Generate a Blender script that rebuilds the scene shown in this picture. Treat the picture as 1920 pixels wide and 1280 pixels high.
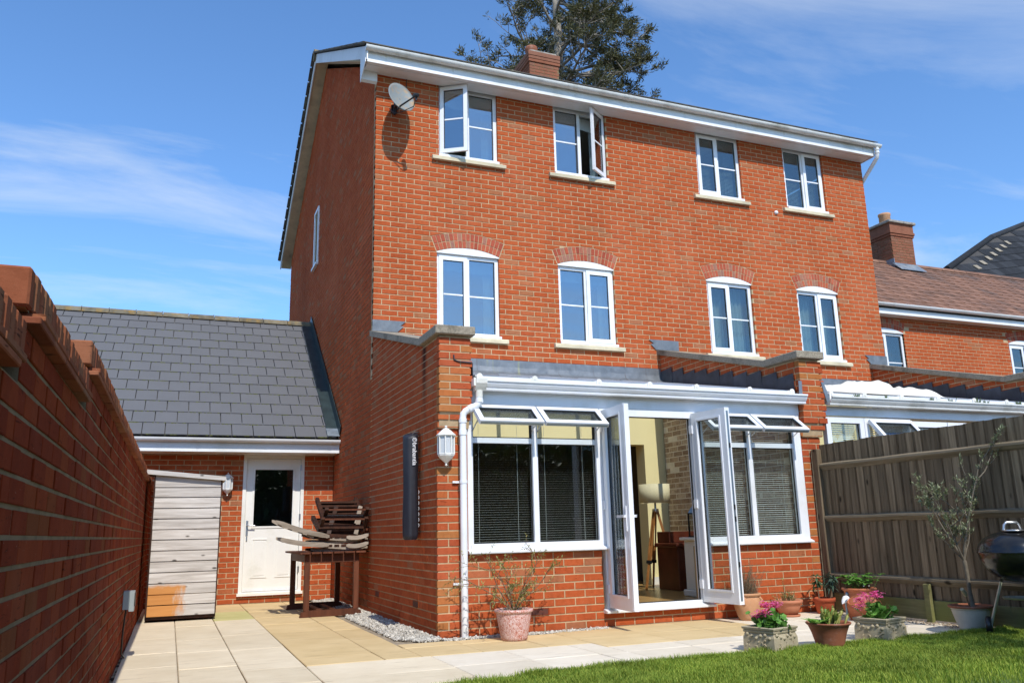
import bpy, bmesh, math, random
from mathutils import Vector, Matrix
random.seed(7)
R = math.radians
sc = bpy.context.scene
COL = sc.collection
for o in list(bpy.data.objects): bpy.data.objects.remove(o)

# ------------------------------------------------------------------ camera
CAM = Vector((-2.34912, -10.64829, 0.96301)); YAW, PITCH, ROLL, FPX = 0.38773, 0.22374, -0.02404, 1554.92
_f = Vector((math.sin(YAW)*math.cos(PITCH), math.cos(YAW)*math.cos(PITCH), math.sin(PITCH)))
_r0 = Vector((math.cos(YAW), -math.sin(YAW), 0)); _u0 = _r0.cross(_f)
_r = _r0*math.cos(ROLL)+_u0*math.sin(ROLL); _u = -_r0*math.sin(ROLL)+_u0*math.cos(ROLL)
cd = bpy.data.cameras.new('camera'); cam = bpy.data.objects.new('camera', cd); COL.objects.link(cam)
cam.matrix_world = Matrix(((_r.x,_u.x,-_f.x,CAM.x),(_r.y,_u.y,-_f.y,CAM.y),(_r.z,_u.z,-_f.z,CAM.z),(0,0,0,1)))
cd.sensor_width = 36; cd.lens = FPX/1920*36; cd.clip_start = .05; cd.clip_end = 3000
sc.camera = cam
def px(P):                                   # photo pixel (1920 wide) of a world point
    d = Vector(P)-CAM; z = d.dot(_f)
    if z < .05: return None
    return (960+FPX*d.dot(_r)/z, 640-FPX*d.dot(_u)/z)

# ------------------------------------------------------------------ sky, sun, exposure
SUN_EL, SUN_AZ = R(48), R(-1.3)              # sun stands behind the camera, a little to its left
w = bpy.data.worlds.new('World'); sc.world = w; w.use_nodes = True
nt = w.node_tree; nt.nodes.clear(); N = nt.nodes.new; L = nt.links.new
out = N('ShaderNodeOutputWorld'); bg = N('ShaderNodeBackground'); bg.inputs[1].default_value = .135
sky = N('ShaderNodeTexSky'); sky.sky_type = 'NISHITA'; sky.sun_disc = False
sky.sun_elevation = SUN_EL; sky.sun_rotation = math.pi - SUN_AZ*-1
sky.air_density = 1.0; sky.dust_density = .35; sky.ozone_density = 3.2; sky.altitude = 60
tc = N('ShaderNodeTexCoord'); sep = N('ShaderNodeSeparateXYZ'); L(tc.outputs['Generated'], sep.inputs[0])
zc = N('ShaderNodeMath'); zc.operation = 'MAXIMUM'; zc.inputs[1].default_value = .08; L(sep.outputs[2], zc.inputs[0])
dx = N('ShaderNodeMath'); dx.operation = 'DIVIDE'; L(sep.outputs[0], dx.inputs[0]); L(zc.outputs[0], dx.inputs[1])
dy = N('ShaderNodeMath'); dy.operation = 'DIVIDE'; L(sep.outputs[1], dy.inputs[0]); L(zc.outputs[0], dy.inputs[1])
cmb = N('ShaderNodeCombineXYZ'); L(dx.outputs[0], cmb.inputs[0]); L(dy.outputs[0], cmb.inputs[1])
mp = N('ShaderNodeMapping'); mp.inputs['Rotation'].default_value = (0,0,R(-38)); mp.inputs['Location'].default_value = (-3.2,-2.9,0); mp.inputs['Scale'].default_value = (.55,1.5,1); L(cmb.outputs[0], mp.inputs[0])
n1 = N('ShaderNodeTexNoise'); n1.inputs['Scale'].default_value = .85; n1.inputs['Detail'].default_value = 9; n1.inputs['Roughness'].default_value = .6; n1.inputs['Distortion'].default_value = .7; L(mp.outputs[0], n1.inputs[0])
cr = N('ShaderNodeValToRGB'); cr.color_ramp.elements[0].position = .48; cr.color_ramp.elements[1].position = .80; cr.color_ramp.elements[1].color = (.66,.66,.66,1); L(n1.outputs[0], cr.inputs[0])
hs = N('ShaderNodeHueSaturation'); hs.inputs['Saturation'].default_value = 1.0; hs.inputs['Value'].default_value = 1.0; L(sky.outputs[0], hs.inputs['Color'])
tn = N('ShaderNodeMix'); tn.data_type = 'RGBA'; tn.blend_type = 'MULTIPLY'; tn.inputs[0].default_value = 1; L(hs.outputs[0], tn.inputs[6]); tn.inputs[7].default_value = (1.08,1.44,1.74,1)
mx = N('ShaderNodeMix'); mx.data_type = 'RGBA'; L(cr.outputs[0], mx.inputs[0]); L(tn.outputs[2], mx.inputs[6]); mx.inputs[7].default_value = (6.4,6.9,7.5,1)
L(mx.outputs[2], bg.inputs[0]); L(bg.outputs[0], out.inputs[0])
sl = bpy.data.lights.new('sun','SUN'); sl.energy = 4.3; sl.angle = R(.53); sl.color = (1,.955,.88)
so = bpy.data.objects.new('sun', sl); COL.objects.link(so)
SUN = Vector((math.sin(SUN_AZ)*math.cos(SUN_EL), -math.cos(SUN_AZ)*math.cos(SUN_EL), math.sin(SUN_EL)))  # towards the sun
so.rotation_euler = SUN.to_track_quat('Z','Y').to_euler(); so.location = (0,-20,20)
vs = sc.view_settings; vs.view_transform = 'Standard'; vs.look = 'None'; vs.exposure = 0; vs.gamma = 1; vs.use_curve_mapping = False
sc.cycles.max_bounces = 10; sc.cycles.transparent_max_bounces = 24

# ------------------------------------------------------------------ mesh helpers
WM = {}                                       # world matrix of every parent we use
def link(name, mesh, mat=None, parent=None, M=None):
    o = bpy.data.objects.new(name, mesh); COL.objects.link(o)
    if M is not None: o.matrix_basis = M
    if parent is not None:
        o.parent = parent; o.matrix_parent_inverse = WM[parent].inverted()
    WM[o] = M.copy() if M is not None else Matrix.Identity(4)
    if mat is not None and mesh is not None and len(mesh.materials) == 0: mesh.materials.append(MAT[mat] if isinstance(mat,str) else mat)
    return o
def thing(name, loc, label, cat, group=None):
    o = bpy.data.objects.new(name, None); COL.objects.link(o); o.empty_display_size = .2; o.location = loc
    o['label'] = label; o['category'] = cat
    if group: o['group'] = group
    WM[o] = Matrix.Translation(loc); return o
def copy_tree(root, M, label=None):
    r = root.copy(); COL.objects.link(r); r.matrix_basis = M; WM[r] = M
    if label: r['label'] = label
    for c in list(root.children):
        k = c.copy(); COL.objects.link(k); k.parent = r; k.matrix_parent_inverse = c.matrix_parent_inverse
        for g in list(c.children):
            q = g.copy(); COL.objects.link(q); q.parent = k; q.matrix_parent_inverse = g.matrix_parent_inverse
    return r
def basis(o, x, y, z):
    return Matrix(((x[0],y[0],z[0],o[0]),(x[1],y[1],z[1],o[1]),(x[2],y[2],z[2],o[2]),(0,0,0,1)))

class MB:
    def __init__(s): s.v = []; s.f = []; s.sm = []
    def add(s, vs, fs, smooth=False):
        b = len(s.v); s.v += [tuple(p) for p in vs]
        for f in fs: s.f.append(tuple(i+b for i in f)); s.sm.append(smooth)
        return s
    def box(s, a, b, bev=0, M=None):
        x0,y0,z0 = a; x1,y1,z1 = b
        if bev <= 0:
            vs = [(x0,y0,z0),(x1,y0,z0),(x1,y1,z0),(x0,y1,z0),(x0,y0,z1),(x1,y0,z1),(x1,y1,z1),(x0,y1,z1)]
            fs = [(0,3,2,1),(4,5,6,7),(0,1,5,4),(1,2,6,5),(2,3,7,6),(3,0,4,7)]
        else:
            e = bev; vs = []; idx = {}
            for ix,(X,sx) in enumerate(((x0,1),(x1,-1))):
                for iy,(Y,sy) in enumerate(((y0,1),(y1,-1))):
                    for iz,(Z,sz) in enumerate(((z0,1),(z1,-1))):
                        for ax in range(3):
                            idx[ix,iy,iz,ax] = len(vs)
                            vs.append((X+(0 if ax==0 else sx*e), Y+(0 if ax==1 else sy*e), Z+(0 if ax==2 else sz*e)))
            I = idx; fs = []
            for i in (0,1):
                q=[I[i,0,0,0],I[i,1,0,0],I[i,1,1,0],I[i,0,1,0]]; fs.append(q if i else q[::-1])
                q=[I[0,i,0,1],I[0,i,1,1],I[1,i,1,1],I[1,i,0,1]]; fs.append(q if i else q[::-1])
                q=[I[0,0,i,2],I[1,0,i,2],I[1,1,i,2],I[0,1,i,2]]; fs.append(q if i else q[::-1])
            for i in (0,1):
                for j in (0,1):
                    fs.append([I[i,j,0,0],I[i,j,1,0],I[i,j,1,1],I[i,j,0,1]])
                    fs.append([I[i,0,j,0],I[i,1,j,0],I[i,1,j,2],I[i,0,j,2]])
                    fs.append([I[0,i,j,1],I[1,i,j,1],I[1,i,j,2],I[0,i,j,2]])
                    for k in (0,1): fs.append([I[i,j,k,0],I[i,j,k,1],I[i,j,k,2]])
        if M is not None: vs = [M@Vector(p) for p in vs]
        return s.add(vs, fs)
    def beam(s, a, b, w, h, up=(0,0,1), bev=0):
        a = Vector(a); b = Vector(b); d = (b-a); L_ = d.length; d.normalize(); up = Vector(up)
        x = d.cross(up)
        if x.length < 1e-4: x = d.cross(Vector((1,0,0)))
        x.normalize(); z = x.cross(d)
        return s.box((-w/2,0,-h/2),(w/2,L_,h/2),bev,basis(a,x,d,z))
    def tube(s, pts, rad, n=8, caps=True, smooth=True):
        pts = [Vector(p) for p in pts]; rs = rad if isinstance(rad,(list,tuple)) else [rad]*len(pts)
        vs = []; fs = []; prev = None
        for i,p in enumerate(pts):
            d = (pts[min(i+1,len(pts)-1)]-pts[max(i-1,0)]);  d = d.normalized() if d.length > 1e-9 else Vector((0,0,1))
            if prev is None:
                a = d.orthogonal().normalized()
            else:
                a = prev - d*prev.dot(d); a = a.normalized() if a.length > 1e-6 else d.orthogonal().normalized()
            prev = a; b = d.cross(a)
            for k in range(n):
                t = 2*math.pi*k/n; vs.append(p+(a*math.cos(t)+b*math.sin(t))*rs[i])
        for i in range(len(pts)-1):
            for k in range(n): fs.append((i*n+k, i*n+(k+1)%n, (i+1)*n+(k+1)%n, (i+1)*n+k))
        s.add(vs, fs, smooth)
        if caps:
            s.add([vs[k] for k in range(n)],[tuple(range(n))[::-1]]); s.add(vs[-n:],[tuple(range(n))])
        return s
    def lathe(s, prof, c, n=32, smooth=True, close=False, M=None, wob=0):
        vs = []; fs = []; m = len(prof); c = Vector(c)
        for i in range(n):
            t = 2*math.pi*i/n
            for r_,z in prof:
                rr = r_*(1+wob*math.sin(3*t+z*9)); p = Vector((rr*math.cos(t), rr*math.sin(t), z))
                vs.append(c+(M@p if M is not None else p))
        for i in range(n):
            for j in range(m-1): fs.append((i*m+j, ((i+1)%n)*m+j, ((i+1)%n)*m+j+1, i*m+j+1))
        return s.add(vs, fs, smooth)
    def prism(s, poly, a, b, axis='y'):       # polygon (p,q) swept along an axis from a to b
        n = len(poly)
        def P(p,q,t): return {'x':(t,p,q),'y':(p,t,q),'z':(p,q,t)}[axis]
        vs = [P(p,q,a) for p,q in poly]+[P(p,q,b) for p,q in poly]
        fs = [tuple(range(n))[::-1], tuple(range(n,2*n))]+[(i,(i+1)%n,n+(i+1)%n,n+i) for i in range(n)]
        return s.add(vs, fs)
    def sweep(s, prof, a, b, axis='x', smooth=False):  # open profile swept
        n = len(prof)
        def P(p,q,t): return {'x':(t,p,q),'y':(p,t,q),'z':(p,q,t)}[axis]
        vs = [P(p,q,a) for p,q in prof]+[P(p,q,b) for p,q in prof]
        return s.add(vs, [(i,i+1,n+i+1,n+i) for i in range(n-1)], smooth)
    def quad(s, a,b,c,d): return s.add([a,b,c,d],[(0,1,2,3)])
    def frame(s, f, u0,u1,z0,z1, w, d0, d1, wb=None):  # picture frame on a mapping f(u,z,d)
        wb = w if wb is None else wb
        o = [(u0,z0),(u1,z0),(u1,z1),(u0,z1)]; i = [(u0+w,z0+wb),(u1-w,z0+wb),(u1-w,z1-w),(u0+w,z1-w)]
        vs = [f(u,z,d1) for u,z in o]+[f(u,z,d1) for u,z in i]+[f(u,z,d0) for u,z in o]+[f(u,z,d0) for u,z in i]
        fs = []
        for k in range(4):
            j = (k+1)%4; fs += [(k,j,4+j,4+k),(8+k,12+k,12+j,8+j),(k,8+k,8+j,j),(4+k,4+j,12+j,12+k)]
        return s.add(vs, fs)
    def fbox(s, f, u0,u1,z0,z1,d0,d1):
        vs = [f(u0,z0,d0),f(u1,z0,d0),f(u1,z1,d0),f(u0,z1,d0),f(u0,z0,d1),f(u1,z0,d1),f(u1,z1,d1),f(u0,z1,d1)]
        return s.add(vs,[(0,3,2,1),(4,5,6,7),(0,1,5,4),(1,2,6,5),(2,3,7,6),(3,0,4,7)])
    def mesh(s, name):
        m = bpy.data.meshes.new(name); m.from_pydata(s.v, [], s.f)
        m.polygons.foreach_set('use_smooth', s.sm); m.update(); return m
    def build(s, name, mat, parent=None, M=None): return link(name, s.mesh(name), mat, parent, M)

def plane_map(O, U, Nn):
    O = Vector(O); U = Vector(U).normalized(); Nn = Vector(Nn).normalized()
    f = lambda u,z,d=0: O+U*u+Vector((0,0,z))+Nn*d
    f.O, f.U, f.N = O, U, Nn
    return f
def slab(mb, f, us, zs, openings, d0, d1):    # wall slab with rectangular openings
    us = sorted(set(us+[o[0] for o in openings]+[o[1] for o in openings])); zs = sorted(set(zs+[o[2] for o in openings]+[o[3] for o in openings]))
    us = [u for u in us]; nu, nz = len(us)-1, len(zs)-1
    def solid(i,j):
        if i<0 or j<0 or i>=nu or j>=nz: return False
        u = (us[i]+us[i+1])/2; z = (zs[j]+zs[j+1])/2
        return not any(a<u<b and c<z<d for a,b,c,d in openings)
    for i in range(nu):
        for j in range(nz):
            if not solid(i,j): continue
            a,b,c,d = us[i],us[i+1],zs[j],zs[j+1]
            mb.quad(f(a,c,d1),f(b,c,d1),f(b,d,d1),f(a,d,d1)); mb.quad(f(a,c,d0),f(a,d,d0),f(b,d,d0),f(b,c,d0))
            if not solid(i-1,j): mb.quad(f(a,c,d0),f(a,c,d1),f(a,d,d1),f(a,d,d0))
            if not solid(i+1,j): mb.quad(f(b,c,d0),f(b,d,d0),f(b,d,d1),f(b,c,d1))
            if not solid(i,j-1): mb.quad(f(a,c,d0),f(b,c,d0),f(b,c,d1),f(a,c,d1))
            if not solid(i,j+1): mb.quad(f(a,d,d0),f(a,d,d1),f(b,d,d1),f(b,d,d0))
    return mb

# ------------------------------------------------------------------ brickwork
CO = .075
def area(p): return abs(sum(p[i][0]*p[(i+1)%len(p)][1]-p[(i+1)%len(p)][0]*p[i][1] for i in range(len(p))))/2
def clip(p, a, b, c):                         # keep a*u+b*z <= c
    o = []
    for i in range(len(p)):
        P, Q = p[i], p[(i+1)%len(p)]; s = a*P[0]+b*P[1]-c; t = a*Q[0]+b*Q[1]-c
        if s <= 0: o.append(P)
        if (s < 0 < t) or (t < 0 < s):
            k = s/(s-t); o.append((P[0]+(Q[0]-P[0])*k, P[1]+(Q[1]-P[1])*k))
    return o
def rect_sub(r, h):
    a,b,c,d = r; e,f_,g,k = h
    if e>=b or f_<=a or g>=d or k<=c: return [r]
    o = []
    if e>a: o.append((a,e,c,d))
    if f_<b: o.append((f_,b,c,d))
    a2,b2 = max(a,e),min(b,f_)
    if g>c: o.append((a2,b2,c,g))
    if k<d: o.append((a2,b2,k,d))
    return o
def courses(u0, u1, z0, z1, openings=(), phase=0, J=.0062, rng=random):
    out_ = []; k = math.floor(z0/CO+1e-6)
    while k*CO < z1-1e-6:
        c, d = max(k*CO+J,z0), min((k+1)*CO-J,z1)
        if d-c > .012:
            b = u0 + (.225 if (k+phase)%2==0 else .1125); a = u0
            while a < u1-.02:
                e = min(b, u1); j = 0 if e>=u1 else rng.uniform(-.002,.002)
                rs = [(a, e if e>=u1 else e-J+j, c, d)]
                for h in openings: rs = [q for r_ in rs for q in rect_sub(r_, h)]
                for r_ in rs:
                    if r_[1]-r_[0] > .02 and r_[3]-r_[2] > .012: out_.append([(r_[0],r_[2]),(r_[1],r_[2]),(r_[1],r_[3]),(r_[0],r_[3])])
                a = e+J+j; b += .225
        k += 1
    return out_
def brick_mesh_data(p, front, back, ch=.0022):
    n = len(p); cu = sum(q[0] for q in p)/n; cz = sum(q[1] for q in p)/n
    ins = []
    for q in p:
        du = ch if q[0]<cu else -ch; dz = ch if q[1]<cz else -ch; ins.append((q[0]+du, q[1]+dz))
    rings = [(p,back),(p,front-ch*.8),(ins,front)]
    return rings
def bricks(polys, f, parent, mat, n_ind=300, front=-.0032, back=-.06, name='brick', rest='brickwork', jit=.0016, stuff=True, rng=random):
    sc_ = []
    for p in polys:
        q = [px(f(u,z,front)) for u,z in p]
        A = 0
        if all(q):
            cx = sum(a[0] for a in q)/len(q); cy = sum(a[1] for a in q)/len(q)
            if -20 < cx < 1940 and -20 < cy < 1300: A = area(q)
        sc_.append(A)
    order = sorted(range(len(polys)), key=lambda i:-sc_[i])
    ind = set(i for i in order[:n_ind] if sc_[i] > 25)
    cache = {}; mb = MB()
    for i,p in enumerate(polys):
        dj = rng.uniform(-jit,jit); n = len(p)
        cu = sum(q[0] for q in p)/n; cz = sum(q[1] for q in p)/n
        if i in ind:
            key = tuple((round(q[0]-cu,3),round(q[1]-cz,3)) for q in p)
            if key not in cache:
                m = MB(); rg = brick_mesh_data(list(key), 0, back-front); vs = [(u,-d,z) for ring,d in rg for u,z in ring]
                fs = [tuple(range(2*n,3*n))]+[(r_*n+k, r_*n+(k+1)%n, (r_+1)*n+(k+1)%n, (r_+1)*n+k) for r_ in (0,1) for k in range(n)]
                m.add(vs, fs); cache[key] = m.mesh(name); cache[key].materials.append(MAT[mat])
            tl = rng.uniform(-.004,.004)
            Mx = basis(f(cu,cz,front+dj), f.U, -f.N, (0,0,1)) @ Matrix.Rotation(tl,4,'Z')
            link(name, cache[key], None, parent, Mx)
        else:
            rg = brick_mesh_data(p, front+dj, back)
            vs = [f(u,z,d) for ring,d in rg for u,z in ring]
            fs = [tuple(range(2*n,3*n))]+[(r_*n+k, r_*n+(k+1)%n, (r_+1)*n+(k+1)%n, (r_+1)*n+k) for r_ in (0,1) for k in range(n)]
            mb.add(vs, fs)
    if mb.v:
        o = mb.build(rest, mat, parent)
        if stuff: o['kind'] = 'stuff'
    return len(ind)

# ------------------------------------------------------------------ materials
MAT = {}
def newmat(name):
    m = bpy.data.materials.new(name); m.use_nodes = True; MAT[name] = m
    nt = m.node_tree; return m, nt, nt.nodes['Principled BSDF'], nt.nodes.new, nt.links.new
def noise(nt, co, scale, detail=4, rough=.55, dist=0):
    n = nt.nodes.new('ShaderNodeTexNoise'); n.inputs['Scale'].default_value = scale; n.inputs['Detail'].default_value = detail
    n.inputs['Roughness'].default_value = rough; n.inputs['Distortion'].default_value = dist; nt.links.new(co, n.inputs['Vector']); return n.outputs['Fac']
def pos(nt, scale=(1,1,1), rot=(0,0,0)):
    g = nt.nodes.new('ShaderNodeNewGeometry'); m = nt.nodes.new('ShaderNodeMapping'); m.inputs['Scale'].default_value = scale; m.inputs['Rotation'].default_value = rot
    nt.links.new(g.outputs['Position'], m.inputs[0]); return m.outputs[0]
def ramp(nt, fac, els, interp='LINEAR'):
    r_ = nt.nodes.new('ShaderNodeValToRGB'); r_.color_ramp.interpolation = interp; e = r_.color_ramp.elements
    while len(e) < len(els): e.new(.5)
    for k,(p,c) in enumerate(els):
        e[k].position = p; e[k].color = (*c,1) if len(c)==3 else c
    nt.links.new(fac, r_.inputs[0]); return r_.outputs[0]
def mix(nt, fac, a, b, mode='MIX'):
    m = nt.nodes.new('ShaderNodeMix'); m.data_type = 'RGBA'; m.blend_type = mode
    for s,v in ((0,fac),(6,a),(7,b)):
        if isinstance(v,(int,float)): m.inputs[s].default_value = v
        elif isinstance(v,tuple): m.inputs[s].default_value = (*v,1)
        else: nt.links.new(v, m.inputs[s])
    return m.outputs[2]
def bump(nt, bsdf, h, strength=.3, dist=.01):
    b = nt.nodes.new('ShaderNodeBump'); b.inputs['Strength'].default_value = strength; b.inputs['Distance'].default_value = dist
    nt.links.new(h, b.inputs['Height']); nt.links.new(b.outputs[0], bsdf.inputs['Normal'])
def rnd(nt):                                   # one random number per object and per loose piece
    o = nt.nodes.new('ShaderNodeObjectInfo'); g = nt.nodes.new('ShaderNodeNewGeometry'); a = nt.nodes.new('ShaderNodeMath'); a.operation = 'ADD'
    nt.links.new(o.outputs['Random'], a.inputs[0]); nt.links.new(g.outputs['Random Per Island'], a.inputs[1])
    f = nt.nodes.new('ShaderNodeMath'); f.operation = 'FRACT'; nt.links.new(a.outputs[0], f.inputs[0]); return f.outputs[0]
def simple(name, col, rough=.6, var=.15, scale=6, bmp=0, bscale=80, metal=0, spec=.5, stretch=(1,1,1), per=0, dirt=None, dirt_s=3, coat=0):
    m, nt, b, N_, L_ = newmat(name); p = pos(nt, stretch)
    lo = tuple(c*(1-var) for c in col); hi = tuple(min(1,c*(1+var)) for c in col)
    c = ramp(nt, noise(nt,p,scale,6), [(.3,lo),(.7,hi)])
    if per: c = mix(nt, 1., c, ramp(nt, rnd(nt), [(0,(1-per,)*3),(1,(1+per,)*3)]), 'MULTIPLY')
    if dirt: c = mix(nt, ramp(nt, noise(nt,pos(nt),dirt_s,8,.65), [(.5,(0,0,0)),(.72,(1,1,1))]), c, dirt)
    L_(c, b.inputs['Base Color']); b.inputs['Roughness'].default_value = rough; b.inputs['Metallic'].default_value = metal
    b.inputs['Specular IOR Level'].default_value = spec
    if coat: b.inputs['Coat Weight'].default_value = coat
    if bmp: bump(nt, b, noise(nt,p,bscale,5), bmp, .004)
    return m
def mathn(nt, op, a, b):
    m = nt.nodes.new('ShaderNodeMath'); m.operation = op
    for k,v in enumerate((a,b)):
        if isinstance(v,(int,float)): m.inputs[k].default_value = v
        else: nt.links.new(v, m.inputs[k])
    return m.outputs[0]
def brickmat(name, stops, tint=1.0, crease=.6, damp=None):
    m, nt, b, N_, L_ = newmat(name)
    r_ = rnd(nt); base = ramp(nt, r_, stops); p = pos(nt)
    c = mix(nt, 1., base, ramp(nt, noise(nt,p,24,5,.6), [(.25,(.84,.82,.80)),(.5,(1,1,1)),(.8,(1.10,1.12,1.14))]), 'MULTIPLY')
    c = mix(nt, 1., c, ramp(nt, noise(nt,p,.55,5,.6), [(.3,(.86,.85,.84)),(.7,(1.07,1.07,1.07))]), 'MULTIPLY')
    c = mix(nt, 1., c, ramp(nt, noise(nt,pos(nt,(5,5,.35)),1.,5,.65), [(.28,(.86,.85,.84)),(.5,(1,1,1)),(.75,(1.03,1.02,1.0))]), 'MULTIPLY')
    # drag-face creases
    cz = noise(nt, pos(nt,(9,9,70)), 1.0, 3, .6, .6)
    cm = ramp(nt, cz, [(.30,(1,1,1)),(.36,(0,0,0))])
    c = mix(nt, crease, c, mix(nt, cm, c, tuple(v*.25 for v in stops[0][1])))
    # bloom and weather stains
    c = mix(nt, ramp(nt, noise(nt,p,1.1,6,.6), [(.5,(0,0,0)),(.85,(.07,)*3)]), c, (.62,.48,.36))
    c = mix(nt, ramp(nt, noise(nt,p,150,2,.5), [(.74,(0,0,0)),(.80,(.55,)*3)]), c, (.75,.66,.55))
    if damp:                                   # black damp streak run down from the coping joint
        g = nt.nodes.new('ShaderNodeNewGeometry'); s = nt.nodes.new('ShaderNodeSeparateXYZ'); L_(g.outputs['Position'], s.inputs[0])
        dy_ = mathn(nt,'ABSOLUTE', mathn(nt,'ADD', s.outputs[1], -damp[0]), 0); e_ = mathn(nt,'ADD', dy_, mathn(nt,'MULTIPLY', noise(nt,pos(nt,(9,9,2)),1,5), .09))
        fy_ = ramp(nt, e_, [(.06,(1,1,1)),(.15,(0,0,0))]); fz_ = ramp(nt, mathn(nt,'MULTIPLY', mathn(nt,'ADD', s.outputs[2], -damp[1]), 1.0), [(0,(0,0,0)),(.75,(.85,)*3)])
        c = mix(nt, mix(nt,1.,fy_,fz_,'MULTIPLY'), c, (.018,.014,.012))
    L_(c, b.inputs['Base Color']); b.inputs['Roughness'].default_value = .93; b.inputs['Specular IOR Level'].default_value = .08
    h = mix(nt, .5, noise(nt,p,110,6,.7), cm, 'ADD')
    bump(nt, b, h, .55, .003); return m
RED = [(0,(.405,.082,.027)),(.25,(.435,.093,.030)),(.6,(.455,.104,.035)),(.90,(.425,.090,.029)),(.94,(.42,.135,.058)),(.97,(.36,.135,.060)),(1,(.38,.14,.07))]
brickmat('brick_red', RED); brickmat('brick_flank', RED, damp=(-2.45,1.95))
brickmat('brick_arch', [(0,(.34,.075,.045)),(.35,(.44,.10,.055)),(.7,(.46,.12,.065)),(.85,(.36,.16,.11)),(1,(.30,.15,.11))])
brickmat('brick_pier', [(0,(.36,.070,.026)),(.45,(.43,.092,.033)),(.68,(.45,.104,.036)),(.80,(.44,.145,.042)),(1,(.40,.155,.05))])
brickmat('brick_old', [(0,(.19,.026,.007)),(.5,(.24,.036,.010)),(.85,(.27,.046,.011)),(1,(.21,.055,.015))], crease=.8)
brickmat('brick_coping', [(0,(.22,.07,.035)),(.5,(.33,.11,.05)),(1,(.26,.12,.06))], crease=.9)
brickmat('brick_chimney', [(0,(.22,.085,.052)),(.5,(.28,.11,.065)),(1,(.25,.12,.08))])
def buffmat():
    m, nt, b, N_, L_ = newmat('brick_buff'); p = pos(nt)
    c = ramp(nt, rnd(nt), [(0,(.36,.25,.16)),(.5,(.48,.35,.23)),(1,(.58,.46,.33))])
    c = mix(nt, ramp(nt, noise(nt,p,14,6,.7), [(.46,(0,0,0)),(.66,(.85,.85,.85))]), c, (.20,.12,.07))
    L_(c, b.inputs['Base Color']); b.inputs['Roughness'].default_value = .9; bump(nt,b,noise(nt,p,60,6,.7),.5,.004)
buffmat()
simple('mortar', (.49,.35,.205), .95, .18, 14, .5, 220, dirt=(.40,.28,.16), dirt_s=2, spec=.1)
simple('mortar_pale', (.74,.67,.54), .95, .12, 14, .5, 220)
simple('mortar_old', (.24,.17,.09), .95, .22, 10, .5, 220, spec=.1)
simple('white_upvc', (.80,.81,.83), .28, .02, 3, 0, spec=.5, dirt=(.66,.66,.62), dirt_s=1.3)
simple('cream_upvc', (.80,.78,.72), .4, .03, 3, 0, dirt=(.62,.60,.5), dirt_s=1.6)
simple('white_trim', (.78,.78,.77), .42, .03, 2, 0, dirt=(.55,.54,.47), dirt_s=.9)
simple('gutter_white', (.74,.74,.70), .35, .05, 3, 0, dirt=(.36,.35,.28), dirt_s=1.7)
simple('gasket', (.012,.012,.013), .6, 0)
simple('groove', (.05,.045,.04), .9, .1)
simple('stone_sill', (.62,.54,.37), .9, .12, 12, .3, 120, dirt=(.34,.30,.21), dirt_s=3)
simple('coping', (.30,.255,.19), .95, .35, 60, .8, 150, dirt=(.10,.09,.065), dirt_s=4)
simple('lead', (.20,.235,.27), .5, .22, 9, .25, 30, metal=.35, dirt=(.40,.42,.40), dirt_s=2.5)
def leadmat():
    m, nt, b, N_, L_ = newmat('lead_apron'); p = pos(nt)
    c = ramp(nt, noise(nt,p,7,7,.6), [(.3,(.12,.135,.15)),(.7,(.22,.235,.25))])
    st = noise(nt, pos(nt,(16,1,.55)), 1.0, 4, .7)
    c = mix(nt, ramp(nt, st, [(.60,(0,0,0)),(.66,(.8,)*3)]), c, (.10,.085,.075))
    st2 = noise(nt, pos(nt,(3.1,1,.3)), 1.3, 3, .6)
    c = mix(nt, ramp(nt, st2, [(.62,(0,0,0)),(.70,(.7,)*3)]), c, (.34,.34,.13))
    L_(c, b.inputs['Base Color']); b.inputs['Roughness'].default_value = .45; b.inputs['Metallic'].default_value = .3; bump(nt,b,noise(nt,p,40,5),.25,.004)
leadmat()
simple('lead_dark', (.045,.055,.07), .5, .3, 8, .3, 30, metal=.3, per=.25)
simple('lead_green', (.032,.050,.052), .45, .3, 6, .2, 30, metal=.3)
simple('slate', (.112,.112,.118), .65, .04, 3, .2, 90, per=.03)
simple('ridge_tile', (.15,.13,.09), .9, .35, 9, .5, 60, per=.2, dirt=(.28,.17,.04), dirt_s=6)
simple('moss', (.13,.14,.045), 1, .5, 40, .6, 60)
simple('roof_tile', (.075,.065,.055), .9, .4, 8, .5, 40, dirt=(.15,.14,.10))
simple('tile_brown', (.20,.100,.062), .85, .25, 2.2, .5, 30, per=.16, dirt=(.09,.065,.055), dirt_s=1.2)
simple('slate_far', (.030,.032,.036), .9, .2, 2, .2, 20, per=.3, spec=.15)
simple('lichen_slab', (.30,.27,.23), .95, .4, 14, .6, 60)
simple('black_plastic', (.012,.012,.013), .35, .1)
simple('dish_grey', (.21,.235,.235), .45, .06, 4, 0, dirt=(.40,.25,.12), dirt_s=9)
simple('soil', (.035,.024,.016), 1, .5, 60, 1, 90)
simple('bark', (.16,.135,.10), .95, .35, 20, .8, 60)
simple('bark_tree', (.26,.23,.19), .95, .4, 3, .8, 12)
simple('stem_brown', (.20,.12,.07), .9, .3, 30)
simple('steel', (.55,.56,.57), .3, .05, metal=.9)
simple('steel_dull', (.24,.30,.34), .45, .1, metal=.7)
simple('enamel_black', (.008,.008,.009), .22, .1, coat=.25)
simple('alu', (.52,.52,.44), .4, .1, 30, metal=.6)
simple('plaster_cream', (.80,.69,.36), .8, .03, 2)
simple('plaster_white', (.72,.70,.64), .8, .03, 2)
simple('room_dark', (.07,.06,.05), .9, .2, 1)
simple('curtain', (.50,.53,.52), .9, .06, 6)
simple('blind_white', (.70,.72,.70), .6, .03)
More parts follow.
